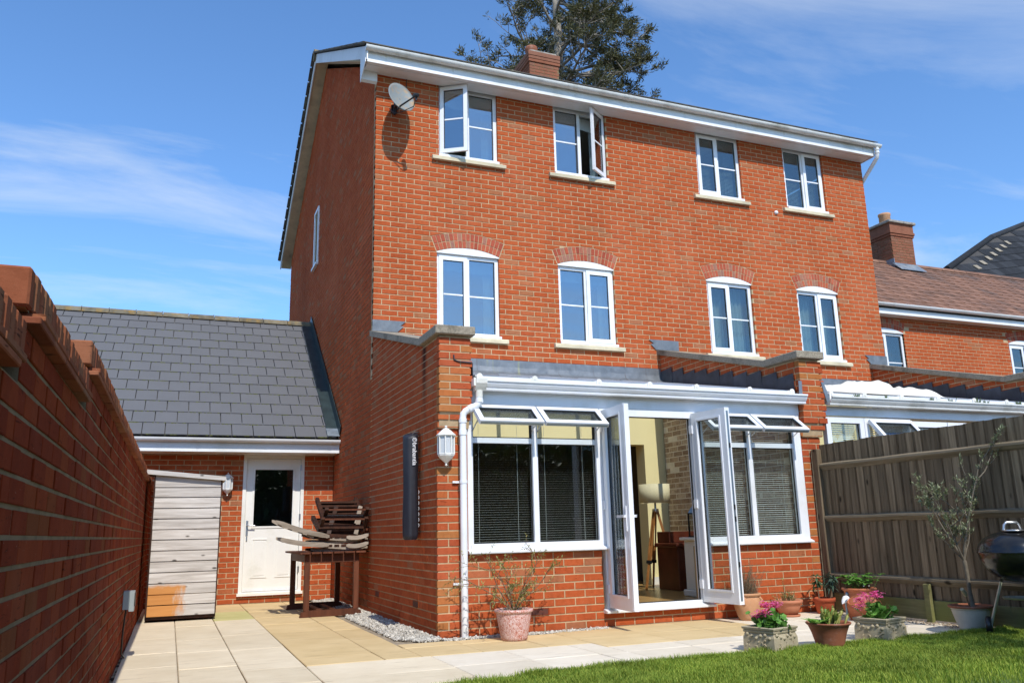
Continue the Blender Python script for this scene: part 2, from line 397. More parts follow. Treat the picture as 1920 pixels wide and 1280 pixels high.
simple('oak_floor', (.36,.22,.08), .30, .25, 3, .1, 20, stretch=(1,14,1))
simple('oak', (.32,.13,.035), .4, .3, 6, .1, 30, stretch=(4,4,.6))
simple('mahogany', (.10,.022,.010), .35, .3, 6)
simple('shade_cloth', (.62,.55,.34), .9, .04, 30)
simple('cloth_white', (.70,.67,.58), .95, .08, 6, .4, 30)
simple('navy_cloth', (.014,.015,.023), .55, .25, 9, .5, 25)
simple('print_white', (.78,.78,.80), .6, 0)
simple('grey_box', (.30,.34,.33), .45, .06)
simple('clear_plastic', (.55,.57,.58), .15, .02)
# timber
def wood(name, lo, hi, stretch, per=.2, knots=None, rough=.85, green=None, grain=1.):
    m, nt, b, N_, L_ = newmat(name); oi = nt.nodes.new('ShaderNodeObjectInfo')
    g = nt.nodes.new('ShaderNodeNewGeometry'); ad = nt.nodes.new('ShaderNodeVectorMath'); ad.operation = 'ADD'; L_(g.outputs['Position'], ad.inputs[0])
    sc2 = nt.nodes.new('ShaderNodeMath'); sc2.operation = 'MULTIPLY'; sc2.inputs[1].default_value = 37; L_(oi.outputs['Random'], sc2.inputs[0]); L_(sc2.outputs[0], ad.inputs[1])
    mp_ = nt.nodes.new('ShaderNodeMapping'); mp_.inputs['Scale'].default_value = stretch; L_(ad.outputs[0], mp_.inputs[0])
    n_ = noise(nt, mp_.outputs[0], 1., 8, .65, .4); c = ramp(nt, n_, [(.28,lo),(.72,hi)])
    c = mix(nt, 1., c, ramp(nt, rnd(nt), [(0,(1-per,)*3),(1,(1+per,)*3)]), 'MULTIPLY')
    h = n_
    if knots:
        v = nt.nodes.new('ShaderNodeTexVoronoi'); v.inputs['Scale'].default_value = 1; mk = nt.nodes.new('ShaderNodeMapping'); mk.inputs['Scale'].default_value = knots; L_(ad.outputs[0], mk.inputs[0]); L_(mk.outputs[0], v.inputs['Vector'])
        c = mix(nt, ramp(nt, v.outputs['Distance'], [(.07,(1,1,1)),(.15,(0,0,0))]), c, tuple(x*.3 for x in lo))
    if green:
        z = nt.nodes.new('ShaderNodeSeparateXYZ'); L_(g.outputs['Position'], z.inputs[0])
        c = mix(nt, ramp(nt, noise(nt,pos(nt),3,6), [(.45,(0,0,0)),(.65,(.8,)*3)]), c, green)
    L_(c, b.inputs['Base Color']); b.inputs['Roughness'].default_value = rough; b.inputs['Specular IOR Level'].default_value = .2
    bump(nt, b, h, .5*grain, .006)
wood('fence_wood', (.095,.066,.038), (.29,.215,.135), (26,26,1.3), .28, (7,7,3.2))
wood('fence_rail', (.10,.08,.05), (.26,.21,.145), (26,1.2,26), .2, (5,3,5))
wood('fence_green', (.12,.105,.05), (.25,.225,.10), (20,1.3,20), .2, green=(.15,.165,.045))
wood('shed_board', (.33,.29,.25), (.66,.62,.57), (1.6,20,26), .10, (4.2,4.2,9.0))
wood('teak_dark', (.025,.012,.008), (.075,.030,.016), (14,14,5), .3, rough=.5)
wood('teak_red', (.075,.025,.013), (.16,.055,.027), (20,20,2), .2, rough=.6)
wood('teak_grey', (.21,.165,.12), (.46,.39,.31), (3,20,22), .25, (3,9,9))
def shedmat():
    m = MAT['shed_board']; nt = m.node_tree; b = nt.nodes['Principled BSDF']; old = b.inputs['Base Color'].links[0].from_socket
    g = nt.nodes.new('ShaderNodeNewGeometry'); s = nt.nodes.new('ShaderNodeSeparateXYZ'); nt.links.new(g.outputs['Position'], s.inputs[0])
    # bare orange timber left where the old stain survives low on the left
    e = nt.nodes.new('ShaderNodeMath'); e.operation = 'MULTIPLY_ADD'; nt.links.new(noise(nt,pos(nt,(8,1,3)),1,5),e.inputs[0]); e.inputs[1].default_value = .38; nt.links.new(s.outputs[0], e.inputs[2])
    fx = ramp(nt, mathn(nt,'ADD',e.outputs[0],2.95), [(.93,(1,1,1)),(.99,(0,0,0))])
    e2 = mathn(nt,'ADD', mathn(nt,'MULTIPLY',noise(nt,pos(nt,(6,1,9)),1,5),.14), s.outputs[2])
    fz = ramp(nt, e2, [(.46,(1,1,1)),(.50,(0,0,0))])
    f = mix(nt, 1., fx, fz, 'MULTIPLY')
    c = mix(nt, f, old, mix(nt, noise(nt,pos(nt,(2,9,30)),1,5), (.42,.17,.045),(.60,.28,.09)))
    nt.links.new(c, b.inputs['Base Color'])
shedmat()
# glass: part mirror, part clear
def glass(name, refl, tint):
    m = bpy.data.materials.new(name); m.use_nodes = True; MAT[name] = m; nt = m.node_tree; nt.nodes.clear()
    o = nt.nodes.new('ShaderNodeOutputMaterial'); t = nt.nodes.new('ShaderNodeBsdfTransparent'); t.inputs[0].default_value = (*tint,1)
    g = nt.nodes.new('ShaderNodeBsdfGlossy'); g.inputs['Roughness'].default_value = 0; g.inputs['Color'].default_value = (.93,.97,1,1)
    lw = nt.nodes.new('ShaderNodeLayerWeight'); lw.inputs['Blend'].default_value = .12
    f = mathn(nt,'ADD', mathn(nt,'MULTIPLY',lw.outputs['Fresnel'],1-refl), refl)
    f2 = nt.nodes.new('ShaderNodeMath'); f2.operation = 'MINIMUM'; f2.inputs[1].default_value = .9; nt.links.new(f, f2.inputs[0])
    mx_ = nt.nodes.new('ShaderNodeMixShader'); nt.links.new(f2.outputs[0], mx_.inputs[0]); nt.links.new(t.outputs[0], mx_.inputs[1]); nt.links.new(g.outputs[0], mx_.inputs[2]); nt.links.new(mx_.outputs[0], o.inputs[0])
glass('glass_coated', .27, (.60,.70,.72)); glass('glass_mid', .11, (.66,.74,.74)); glass('glass_clear', .05, (.88,.91,.90)); glass('glass_roof', .05, (.93,.95,.95))
# terracotta & co
def pot(name, lo, hi, bloom, bs=5, bl=.5):
    m, nt, b, N_, L_ = newmat(name); p = pos(nt)
    c = ramp(nt, noise(nt,p,9,7,.65), [(.3,lo),(.7,hi)])
    c = mix(nt, ramp(nt, noise(nt,p,bs,8,.7), [(.48,(0,0,0)),(.72,(bl,)*3)]), c, bloom)
    L_(c, b.inputs['Base Color']); b.inputs['Roughness'].default_value = .85; bump(nt,b,noise(nt,p,90,5),.25,.003)
pot('terracotta', (.36,.10,.04),(.47,.155,.065),(.52,.34,.26), 7, .35)
pot('terracotta_dark', (.22,.07,.032),(.33,.11,.05),(.45,.33,.28), 6, .55)
pot('terracotta_buff', (.44,.21,.10),(.56,.30,.155),(.60,.42,.28))
pot('terracotta_plain', (.44,.16,.08),(.50,.19,.10),(.52,.25,.15), 4, .25)
pot('plastic_pot', (.38,.07,.025),(.44,.09,.03),(.40,.10,.04), 4, .2)
pot('cast_stone', (.30,.245,.15),(.44,.37,.24),(.50,.45,.33), 12, .5)
pot('glazed_cream', (.50,.46,.38),(.60,.56,.47),(.40,.36,.29), 8, .4)
def pinkpot():
    m, nt, b, N_, L_ = newmat('pink_wash'); p = pos(nt)
    v = noise(nt, pos(nt,(38,38,26),(0.5,.6,.3)), 1.0, 3, .5, 3.5)
    c = ramp(nt, v, [(.42,(.46,.15,.10)),(.50,(.62,.34,.28)),(.56,(.72,.52,.47))])
    c = mix(nt, ramp(nt, noise(nt,p,6,6), [(.5,(0,0,0)),(.75,(.6,)*3)]), c, (.70,.55,.52))
    L_(c, b.inputs['Base Color']); b.inputs['Roughness'].default_value = .8; bump(nt,b,v,.6,.01)
pinkpot()
def paving(name, lo, hi, stain):
    m, nt, b, N_, L_ = newmat(name); p = pos(nt)
    c = ramp(nt, noise(nt,p,2.6,7,.6), [(.3,lo),(.72,hi)])
    c = mix(nt, 1., c, ramp(nt, rnd(nt), [(0,(.93,.92,.90)),(1,(1.05,1.05,1.06))]), 'MULTIPLY')
    rv = noise(nt, pos(nt,(2.2,13,1),(0,0,R(3))), 1., 7, .72, .3)
    c = mix(nt, ramp(nt, rv, [(.56,(0,0,0)),(.66,(.5,)*3)]), c, stain)
    c = mix(nt, ramp(nt, noise(nt,p,60,3,.6), [(.66,(0,0,0)),(.76,(.4,)*3)]), c, stain)
    L_(c, b.inputs['Base Color']); b.inputs['Roughness'].default_value = .9; bump(nt,b,mix(nt,.5,rv,noise(nt,p,45,6,.7)),.5,.006)
paving('slab_cream', (.62,.52,.36),(.73,.63,.46),(.36,.29,.20)); paving('slab_tan', (.56,.41,.20),(.65,.49,.26),(.36,.26,.13)); paving('slab_green', (.46,.42,.16),(.55,.49,.22),(.34,.33,.09)); paving('slab_white', (.64,.56,.43),(.74,.66,.53),(.38,.32,.24))
simple('joint_fill', (.30,.24,.165), 1, .4, 20, .5, 60)
simple('ground_earth', (.12,.09,.06), 1, .4, 3)
simple('gravel', (.46,.43,.37), .9, .35, 30, .4, 60, per=.32)
simple('gravel_brown', (.25,.19,.13), .9, .4, 30, .4, 60, per=.4)
simple('plaster_side', (.22,.18,.11), .9, .05, 2)
def leaf(name, lo, hi, rough=.5, trans=.25, sc_=9):
    m, nt, b, N_, L_ = newmat(name); p = pos(nt)
    c = ramp(nt, rnd(nt), [(0,lo),(1,hi)]); c = mix(nt, 1., c, ramp(nt, noise(nt,p,sc_,3), [(.3,(.8,)*3),(.7,(1.2,)*3)]), 'MULTIPLY')
    L_(c, b.inputs['Base Color']); b.inputs['Roughness'].default_value = rough
    t = nt.nodes.new('ShaderNodeBsdfTranslucent'); L_(c, t.inputs[0]); mx_ = nt.nodes.new('ShaderNodeMixShader'); mx_.inputs[0].default_value = trans
    L_(b.outputs[0], mx_.inputs[1]); L_(t.outputs[0], mx_.inputs[2]); L_(mx_.outputs[0], nt.nodes['Material Output'].inputs[0])
leaf('grass', (.10,.21,.010),(.40,.46,.06), .7, .35, 1.6)
leaf('leaf_green', (.06,.18,.022),(.15,.33,.05)); leaf('leaf_lime', (.13,.30,.03),(.24,.42,.07)); leaf('leaf_dark', (.02,.06,.02),(.05,.12,.045)); leaf('leaf_sage', (.15,.19,.10),(.32,.35,.20))
leaf('leaf_yellow', (.20,.24,.05),(.38,.36,.12)); leaf('leaf_bluish', (.035,.075,.045),(.075,.13,.09)); leaf('leaf_lavender', (.16,.17,.09),(.30,.26,.17)); leaf('pitcher', (.16,.26,.04),(.36,.33,.08))
leaf('leaf_conifer', (.040,.046,.016),(.135,.125,.045), .7, .2, 3); leaf('petal_pink', (.78,.04,.28),(.90,.24,.50), .5, .3); leaf('petal_white', (.8,.8,.75),(.85,.85,.8)); leaf('weed', (.06,.12,.03),(.14,.2,.06)); leaf('leaf_crown', (.03,.08,.015),(.08,.15,.03))
# ================================================================== the setting: ground, patio, gravel, lawn
def struct(o): o['kind'] = 'structure'; return o
g = MB(); g.quad((-400,-300,-.06),(400,-300,-.06),(400,500,-.06),(-400,500,-.06))
struct(g.build('ground','ground_earth'))
patio = struct(MB().box((-2.80,-5.05,-.05),(4.60,2.70,-.018)).build('patio','joint_fill'))
_slabs = {}
def slab_obj(x0,x1,y0,y1,mat):
    j = .0035; w_, d_ = round(x1-x0-2*j,3), round(y1-y0-2*j,3); k = (w_,d_,mat)
    if k not in _slabs:
        m = MB(); n = 7; e = .006; vs=[]; fs=[]
        m.box((-w_/2,-d_/2,-.03),(w_/2,d_/2,0),.005); _slabs[k] = m.mesh('paving_slab'); _slabs[k].materials.append(MAT[mat])
    link('paving_slab', _slabs[k], None, patio, Matrix.Translation(((x0+x1)/2,(y0+y1)/2,random.uniform(-.002,.002)))@Matrix.Rotation(random.uniform(-.004,.004),4,'X')@Matrix.Rotation(random.uniform(-.003,.003),4,'Y'))
rs = random.Random(3)
def col(x0,x1,ys,mat):
    for a,b in zip(ys,ys[1:]): slab_obj(x0,x1,a,b,mat(a,b) if callable(mat) else mat)
cream = lambda a,b: 'slab_cream' if b < -1.2 else 'slab_white'
col(-2.66,-2.23,[-5.05,-4.25,-3.30,-2.45,-1.25,.45,1.3,2.69],'slab_cream')
col(-2.23,-1.80,[-5.05,-4.45,-3.55,-2.55,-1.60,-.2,.45,1.3,2.69],'slab_cream')
col(-1.80,-1.33,[-5.05,-4.60,-3.85,-2.60,-1.40,.22,1.44,2.08,2.69],lambda a,b:'slab_green' if .2<a<1 else ('slab_cream' if b<.3 else 'slab_tan'))
col(-1.33,-.72,[-3.87,-3.45,-2.35,-1.45,-.55,.35,1.25,2.0,2.69],'slab_tan')
col(-.72,-.42,[-3.87,-3.30,-2.45,-1.55,-.65,.25,1.1,1.9,2.69],'slab_tan')
col(-1.33,-.35,[-5.05,-4.55,-3.87],'slab_cream')
xs = [-.35,.27,.86,1.10,1.72,2.30,2.92,3.52,4.10,4.59]
for a,b in zip(xs,xs[1:]): col(a,b,[-5.05,-4.47,-3.87 if b<1.2 else -4.15],'slab_white')
xs = [-.42,.10,.68,1.10]
for a,b in zip(xs,xs[1:]): col(a,b,[-3.87,-3.32],'slab_tan')
slab_obj(-.42,.10,-3.32,-3.06,'slab_tan'); slab_obj(.10,.68,-3.32,-3.06,'slab_tan'); slab_obj(.68,1.10,-3.32,-3.06,'slab_tan')
xs = [1.10,1.80,2.45,3.05]
for a,b in zip(xs,xs[1:]): col(a,b,[-4.15,-3.55,-2.915],'slab_tan')
xs = [3.05,3.60,4.15,4.59]
for a,b in zip(xs,xs[1:]): col(a,b,[-4.15,-3.5,-2.915],'slab_white')
def stones(name, region, n, rmin, rmax, mat, z=-.005, seed=1, parent=None):
    rg = random.Random(seed); mb = MB()
    oct_ = [(1,0,0),(-1,0,0),(0,1,0),(0,-1,0),(0,0,1),(0,0,-1)]; of = [(0,2,4),(2,1,4),(1,3,4),(3,0,4),(2,0,5),(1,2,5),(3,1,5),(0,3,5)]
    for _ in range(n):
        x,y,lift = region(rg); r_ = rg.uniform(rmin,rmax); E_ = Matrix.Rotation(rg.uniform(0,6.3),3,Vector((rg.uniform(-1,1),rg.uniform(-1,1),rg.uniform(-1,1))).normalized())
        s = (rg.uniform(.7,1.3),rg.uniform(.6,1.1),rg.uniform(.45,.8))
        vs = []
        for v in oct_:
            q = E_@Vector((v[0]*s[0]*rg.uniform(.8,1.2),v[1]*s[1]*rg.uniform(.8,1.2),v[2]*s[2]))*r_; vs.append((x+q.x,y+q.y,z+lift+q.z))
        # cut corners: add mid points for a rounder pebble
        ex = {}; fs = []
        def mid(a,b):
            k = (min(a,b),max(a,b))
            if k not in ex:
                p = (Vector(vs[a])+Vector(vs[b]))/2; c = Vector((x,y,z+lift)); ex[k] = len(vs); vs.append(tuple(c+(p-c)*1.22))
            return ex[k]
        for a,b,c in of:
            ab,bc,ca = mid(a,b),mid(b,c),mid(c,a); fs += [(a,ab,ca),(ab,b,bc),(ca,bc,c),(ab,bc,ca)]
        mb.add(vs, fs)
    o = mb.build(name, mat, parent); o['kind'] = 'stuff'; return o
def reg1(rg):
    y = rg.uniform(-3.05,2.65); wd = .34 if y<-.2 else .30
    x = -abs(rg.triangular(0,wd,0))*1.0-.005; x = -rg.uniform(.0,wd*(1 if y>-2.7 else (3.05+y)/.35*.8+.2))
    return x, y, rg.uniform(-.004,.012)+.03*max(0,1+x/.2)*.6
o = stones('gravel', reg1, 6500, .008,.018, 'gravel'); o['label'] = 'pale stone chippings laid along the foot of the house wall'; o['category'] = 'gravel'
def reg2(rg):
    return rg.uniform(.02,1.74), -2.93-abs(rg.triangular(0,.14,.02)), rg.uniform(-.004,.012)
o = stones('gravel', reg2, 1500, .007,.016, 'gravel', seed=2); o['label'] = 'narrow row of pale chippings below the conservatory window'; o['category'] = 'gravel'
def reg3(rg):
    return 4.59-abs(rg.triangular(0,.30,.05)), rg.uniform(-5.0,-3.0), rg.uniform(-.006,.008)
o = stones('gravel', reg3, 1700, .007,.015, 'gravel_brown', seed=3); o['label'] = 'brown shingle strip along the bottom of the timber fence'; o['category'] = 'gravel'
# lawn
_l = MB(); pts=[]
for i in range(60):
    x = -1.2+i*.1; e = -5.10+ .02*math.sin(x*5)+.015*math.sin(x*13+1)-(.12 if x<.3 else 0)*max(0,(.3-x))
    pts.append((x,e))
for (x0,e0),(x1,e1) in zip(pts,pts[1:]): _l.quad((x0,-9.5,-.012),(x1,-9.5,-.012),(x1,e1,-.012),(x0,e0,-.012))
simple('turf', (.075,.12,.025), 1, .4, 8, .5, 60)
lawn = struct(_l.build('lawn','turf'))
def blades(n, seed):
    rg = random.Random(seed); mb = MB(); V=[]; F=[]
    i = 0
    while i < n:
        x = rg.uniform(-.9,4.72); y = -5.06-abs(rg.gauss(0,.8)); 
        if y < -8.2: continue
        e = -5.10+ .02*math.sin(x*5)+.015*math.sin(x*13+1)-(.12 if x<.3 else 0)*max(0,(.3-x))+rg.uniform(-.01,.035)
        if y > e: continue
        i += 1
        tuft = .5+.5*math.sin(x*7.3+1.7*math.sin(y*5))*math.sin(y*9+x*2)
        h = rg.uniform(.022,.045)*(1+.5*tuft)*(1.25 if y>-5.2 else 1); a = rg.uniform(0,6.283); wd = rg.uniform(.0016,.0030)
        lx, ly = math.cos(a)*h*rg.uniform(.1,.75), math.sin(a)*h*rg.uniform(.1,.75); px_, py_ = -math.sin(a)*wd, math.cos(a)*wd
        b = len(V); V += [(x-px_,y-py_,-.012),(x+px_,y+py_,-.012),(x+lx*.4+px_*.8,y+ly*.4+py_*.8,h*.62-.012),(x+lx*.4-px_*.8,y+ly*.4-py_*.8,h*.62-.012),(x+lx,y+ly,h*.93-.012)]
        F += [(b,b+1,b+2,b+3),(b+3,b+2,b+4)]
    mb.add(V,F); o = mb.build('grass','grass'); o['kind']='stuff'; o['label']='bright green mown lawn grass edging the paved patio'; o['category']='grass'
blades(170000, 5)

# ================================================================== main house
house = thing('brick_house',(4.5,4.6,0),'tall three storey red brick house pair with white gutters and eight rear windows','house')
FM = plane_map((0,0,0),(1,0,0),(0,-1,0)); SM = plane_map((0,0,0),(0,-1,0),(-1,0,0))
W_, DEP, RIDGE_Y = 9.0, 9.25, 4.62
WT = [(.93,1.845),(2.78,3.69),(5.39,6.27),(7.20,8.07)]; TZ = (6.285,7.405)
WD = [(.895,1.825),(2.77,3.705),(5.395,6.275),(7.21,8.09)]; MZ = (3.62,4.80)
ops = [(a,b,TZ[0],TZ[1]+.1) for a,b in WT]+[(a,b,*MZ) for a,b in WD]
inner_ops = [(.46,4.07,0,2.15),(5.2,7.6,0,2.15)]
mb = MB(); slab(mb, FM, [0,W_], [2.95,7.42], [(a-.004,b+.004,c-.004,min(d+.004,7.42)) for a,b,c,d in ops], -.11, -.008)
wall_f = mb.build('wall','mortar',house)
# inner leaf below, seen from inside the conservatories
mb = MB(); slab(mb, FM, [.012,W_-.012], [0,2.949], inner_ops, -.25, -.012); mb.build('inner_wall','plaster_cream',house)
# arches
def arch(xc, hw):
    zc_ = 4.815; h = .085; Rr = (hw*hw+h*h)/(2*h); cz = zc_+h-Rr; a = math.asin(hw/Rr); return Rr, cz, a
AR = [((a+b)/2, (b-a)/2+.004) for a,b in WD]
def arch_clip(p):
    for xc,hw in AR:
        Rr,cz,a = arch(xc,hw); Ro = Rr+.225
        cu = sum(q[0] for q in p)/len(p); c2 = sum(q[1] for q in p)/len(p)
        if abs(cu-xc) > hw+.35 or c2 < 4.7 or c2 > 5.3: continue
        def ins(q): return math.hypot(q[0]-xc,q[1]-cz) < Ro+.006 and abs(math.atan2(q[0]-xc,q[1]-cz)) < a+.008 and q[1] > cz
        test = p+[((p[i][0]+p[(i+1)%len(p)][0])/2,(p[i][1]+p[(i+1)%len(p)][1])/2) for i in range(len(p))]+[(cu,c2)]
        if not any(ins(q) for q in test): continue
        best = []
        t = max(-a,min(a,math.atan2(cu-xc,c2-cz))); nx,nz = math.sin(t),math.cos(t)
        best.append(clip(p,-nx,-nz,-(nx*xc+nz*cz+Ro+.006)))
        for s in (-1,1):
            n_ = (s*math.cos(a+.008),-math.sin(a+.008)); best.append(clip(p,-n_[0],-n_[1],-(n_[0]*xc+n_[1]*cz)))
        best = [b for b in best if len(b) > 2]
        p = max(best,key=area) if best else []
        if len(p) < 3 or area(p) < .0009: return None
    return p
polys = courses(0,W_,2.98,7.415,ops)
polys = [q for q in (arch_clip(p) for p in polys) if q]
bricks(polys, FM, wall_f, 'brick_red', 300, back=-.075)
for xc,hw in AR:
    Rr,cz,a = arch(xc,hw); n = 17; po = []
    for k in range(n):
        t0,t1 = -a+2*a*k/n, -a+2*a*(k+1)/n
        for r0,r1 in ((Rr+.003,Rr+.105),(Rr+.114,Rr+.222)):
            g0, g1 = t0+.0032/ r0*1.4, t1-.0032/r0*1.4
            po.append([(xc+math.sin(g0)*r0,cz+math.cos(g0)*r0),(xc+math.sin(g1)*r0,cz+math.cos(g1)*r0),(xc+math.sin(g1)*r1,cz+math.cos(g1)*r1),(xc+math.sin(g0)*r1,cz+math.cos(g0)*r1)])
    bricks(po, FM, wall_f, 'brick_arch', 40, back=-.05, rest='arch_brick', stuff=False)
# left gable wall
gs = .5575
def roofz(Y): return 7.50+gs*(min(Y,2*RIDGE_Y-Y)+.02)
poly = [(-.12,0),(-2.72,0),(-DEP,0),(-DEP,7.50),(-RIDGE_Y,roofz(RIDGE_Y)),(-.12,7.50)]
m = MB(); vs = [SM(u,z,-.008) for u,z in poly]+[SM(u,z,-.25) for u,z in poly]; n=len(poly)
m.add(vs,[tuple(range(n)),tuple(range(n,2*n))[::-1]]+[(i,(i+1)%n,n+(i+1)%n,n+i) for i in range(n)])
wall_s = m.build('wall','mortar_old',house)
SW = (-5.50,-4.98,6.12,7.30)
po = courses(-DEP,-.0785,0,10.4,[SW])
def gable(p):
    q = clip(p, gs,1,7.50+gs*.02); q = clip(q,-gs,1,7.50+gs*(2*RIDGE_Y+.02)) if len(q)>2 else []
    return q if len(q)>2 and area(q)>.0006 else None
po2 = [q for q in (gable(p) for p in po) if q]
# bricks hidden behind the garage roof are left as plain wall
def hid(p):
    u = sum(q[0] for q in p)/len(p); z = sum(q[1] for q in p)/len(p); Y = -u
    if Y > 2.8: return z < 2.35+ .80*(min(Y,8.8-(Y-2.5))-2.5) - .15 if Y < 5.7 else z < 4.6
    return False
po2 += courses(-.078,0,0,2.985,phase=1)
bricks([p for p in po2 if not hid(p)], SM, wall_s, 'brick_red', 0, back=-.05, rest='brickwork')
# rear, right-hand walls, floors (closed shell)
m = MB(); m.box((.26,DEP-.2,0),(W_,DEP,7.4)); m.box((W_-.2,.13,0),(W_,DEP-.2,7.4)); m.build('rear_wall','mortar',house)
m = MB()
for z in (2.7,5.15,7.42): m.box((.26,.115,z),(W_-.21,DEP-.21,z+.2))
m.build('floor_slab','plaster_white',house)
m = MB(); m.box((4.45,.26,0),(4.55,DEP-.2,2.69)); m.box((4.45,.115,2.91),(4.55,DEP-.2,5.14)); m.box((4.45,.115,5.36),(4.55,DEP-.2,7.41)); m.box((.27,3.4,0.01),(W_-.21,3.5,2.69)); m.box((.27,3.4,2.91),(W_-.21,3.5,5.14)); m.box((.27,3.4,5.36),(W_-.21,3.5,7.41)); m.build('partition','room_dark',house)

def casement(parent, x0,x1,z0,z1, f, open_side, glass_, angle=0, inside=None, stone=True, fd=-.045):
    w_ = .052; xm = (x0+x1)/2; t = .05
    m = MB(); m.frame(f,x0,x1,z0,z1,w_,fd-.065,fd); m.fbox(f,xm-t/2,xm+t/2,z0+w_,z1-w_,fd-.063,fd-.002)
    m.fbox(f,x0-.004,x1+.012,z0-.022,z0+.012,fd-.05,.028)
    win = m.build('window','white_upvc',parent)
    for side,(a,b) in (('L',(x0+w_,xm-t/2)),('R',(xm+t/2,x1-w_))):
        c,d = z0+w_, z1-w_
        op = side == open_side
        if op:
            a0,b0,c0,d0 = a-.016,b+.016,c-.016,d+.016; sd0, sd1 = fd-.01, fd+.022
            if angle:
                uh = a0 if side=='L' else b0; sg = 1 if side=='L' else -1; ca,sa = math.cos(angle),math.sin(angle)
                def ff(u,z,dd=0,uh=uh,sg=sg):
                    q = u-uh; e = dd-sd0
                    return f(uh+q*ca-sg*e*sa, z, sd0+abs(q)*sa+e*ca+.01)
            else: ff = f
            m = MB(); m.frame(ff,a0,b0,c0,d0,.058,sd0,sd1); sash = m.build('sash','white_upvc',win)
            a,b,c,d = a0+.058,b0-.058,c0+.058,d0-.058; pd = sd1-.022; par = win
        else: ff = f; pd = fd-.03
        zb = (c+d)/2
        MB().frame(ff,a,b,c,d,.009,pd-.006,pd+.007).build('gasket','gasket',win)
        MB().fbox(ff,a+.002,b-.002,c+.002,d-.002,pd-.004,pd).build('pane',glass_,win)
        MB().fbox(ff,a,b,zb-.011,zb+.011,pd+.0005,pd+.006).build('glazing_bar','white_upvc',win)
    if stone: 
        m = MB(); a_,b_ = f(x0-.11,z0-.092,-.03), f(x1+.11,z0-.024,.055)
        m.prism([(f(0,0,-.05).y,z0-.09),(f(0,0,.055).y,z0-.09),(f(0,0,.055).y,z0-.045),(f(0,0,.03).y,z0-.026),(f(0,0,-.05).y,z0-.0235)],x0-.11,x1+.11,'x')
        m.build('sill','stone_sill',win)
    return win
def curtain(win, f, u0,u1,z0,z1, d=-.32, mat='curtain', folds=6):
    m = MB(); n = folds*6; P=[]
    for i in range(n+1):
        t = i/n; P.append((u0+(u1-u0)*t, d+.025*math.sin(t*folds*6.283)))
    vs = [f(u,z0,dd) for u,dd in P]+[f(u,z1,dd) for u,dd in P]
    m.add(vs,[(i,i+1,n+2+i,n+1+i) for i in range(n)],True); return m.build('curtain',mat,win)
def blind(win, f, u0,u1,z0,z1, d, pitch=.022, tilt=.5, mat='blind_white', w_=.02):
    m = MB(); z = z0
    while z < z1:
        a,b = d-w_/2*math.cos(tilt), d+w_/2*math.cos(tilt); h = w_/2*math.sin(tilt)
        m.quad(f(u0,z+h,a),f(u1,z+h,a),f(u1,z-h,b),f(u0,z-h,b)); z += pitch
    for u in (u0+(u1-u0)*.2,u0+(u1-u0)*.8): m.fbox(f,u-.0012,u+.0012,z0,z1,d-.001,d+.001)
    m.fbox(f,u0,u1,z0-.02,z0-.008,d-.01,d+.01)
    o = m.build('blind',mat,win); o['kind']='stuff'; return o
cfg = [(WT[0],TZ,'L','glass_coated',R(32)),(WT[1],TZ,'R','glass_coated',R(36)),(WT[2],TZ,'L','glass_mid',0),(WT[3],TZ,'R','glass_mid',0),
       (WD[0],MZ,'L','glass_coated',0),(WD[1],MZ,'R','glass_coated',0),(WD[2],MZ,'L','glass_mid',0),(WD[3],MZ,'R','glass_mid',0)]
for k,((a,b),(c,d),sd,gl,an) in enumerate(cfg):
    win = casement(house,a,b,c,d,FM,sd,gl,an)
    if k >= 4:                                    # white curved board under the arch
        xc,hw = AR[k-4]; Rr,cz,al = arch(xc,hw); m = MB(); n=14
        pl = [(xc-hw+.004,c+(d-c)-.002),(xc+hw-.004,d-.002)]+[(xc+math.sin(al-2*al*i/n)*(Rr-.002),cz+math.cos(al-2*al*i/n)*(Rr-.002)) for i in range(n+1)]
        m.add([FM(u,z,-.006) for u,z in pl]+[FM(u,z,-.03) for u,z in pl],[tuple(range(len(pl))),]+[(i,(i+1)%len(pl),len(pl)+(i+1)%len(pl),len(pl)+i) for i in range(len(pl))])
        m.build('arch_board','white_upvc',win)
    if k in (0,1): curtain(win,FM,a+.02,b-.02,d-.24,d-.03,-.2,'blind_white',2); curtain(win,FM,b-.17,b-.03,c+.03,d-.05,-.26)
    if k in (2,3):
        blind(win,FM,a+.05,b-.05,c+.06,d-.05,-.17,.024,.75); 
    if k in (4,5): curtain(win,FM,a+.03,b-.03,d-.20,d-.04,-.2,'blind_white',1); curtain(win,FM,b-.16,b-.03,c+.03,d-.05,-.26)
    if k == 6: curtain(win,FM,a+.02,a+.44,c+.03,d-.03,-.25,folds=5); curtain(win,FM,b-.26,b-.02,c+.03,d-.03,-.25,folds=3)
    if k == 7: curtain(win,FM,a+.02,a+.46,c+.03,d-.03,-.25,folds=5); curtain(win,FM,b-.22,b-.02,c+.03,d-.03,-.25,folds=3)
# side window sliver
m = MB(); m.frame(SM,SW[0],SW[1],SW[2],SW[3],.06,-.06,.02); m.fbox(SM,SW[0]-.02,SW[1]+.02,SW[2]-.03,SW[2]+.01,-.06,.05); win = m.build('window','white_upvc',house)
MB().fbox(SM,SW[0]+.06,SW[1]-.06,SW[2]+.06,SW[3]-.06,-.03,-.02).build('pane','glass_coated',win)
# small wall vent, stain marks
MB().lathe([(0,.03),(.022,.028),(.034,.012),(.036,0)],FM(6.935,6.15,0),16,M=Matrix.Rotation(R(90),3,'X')).build('vent_cap','white_upvc',house)
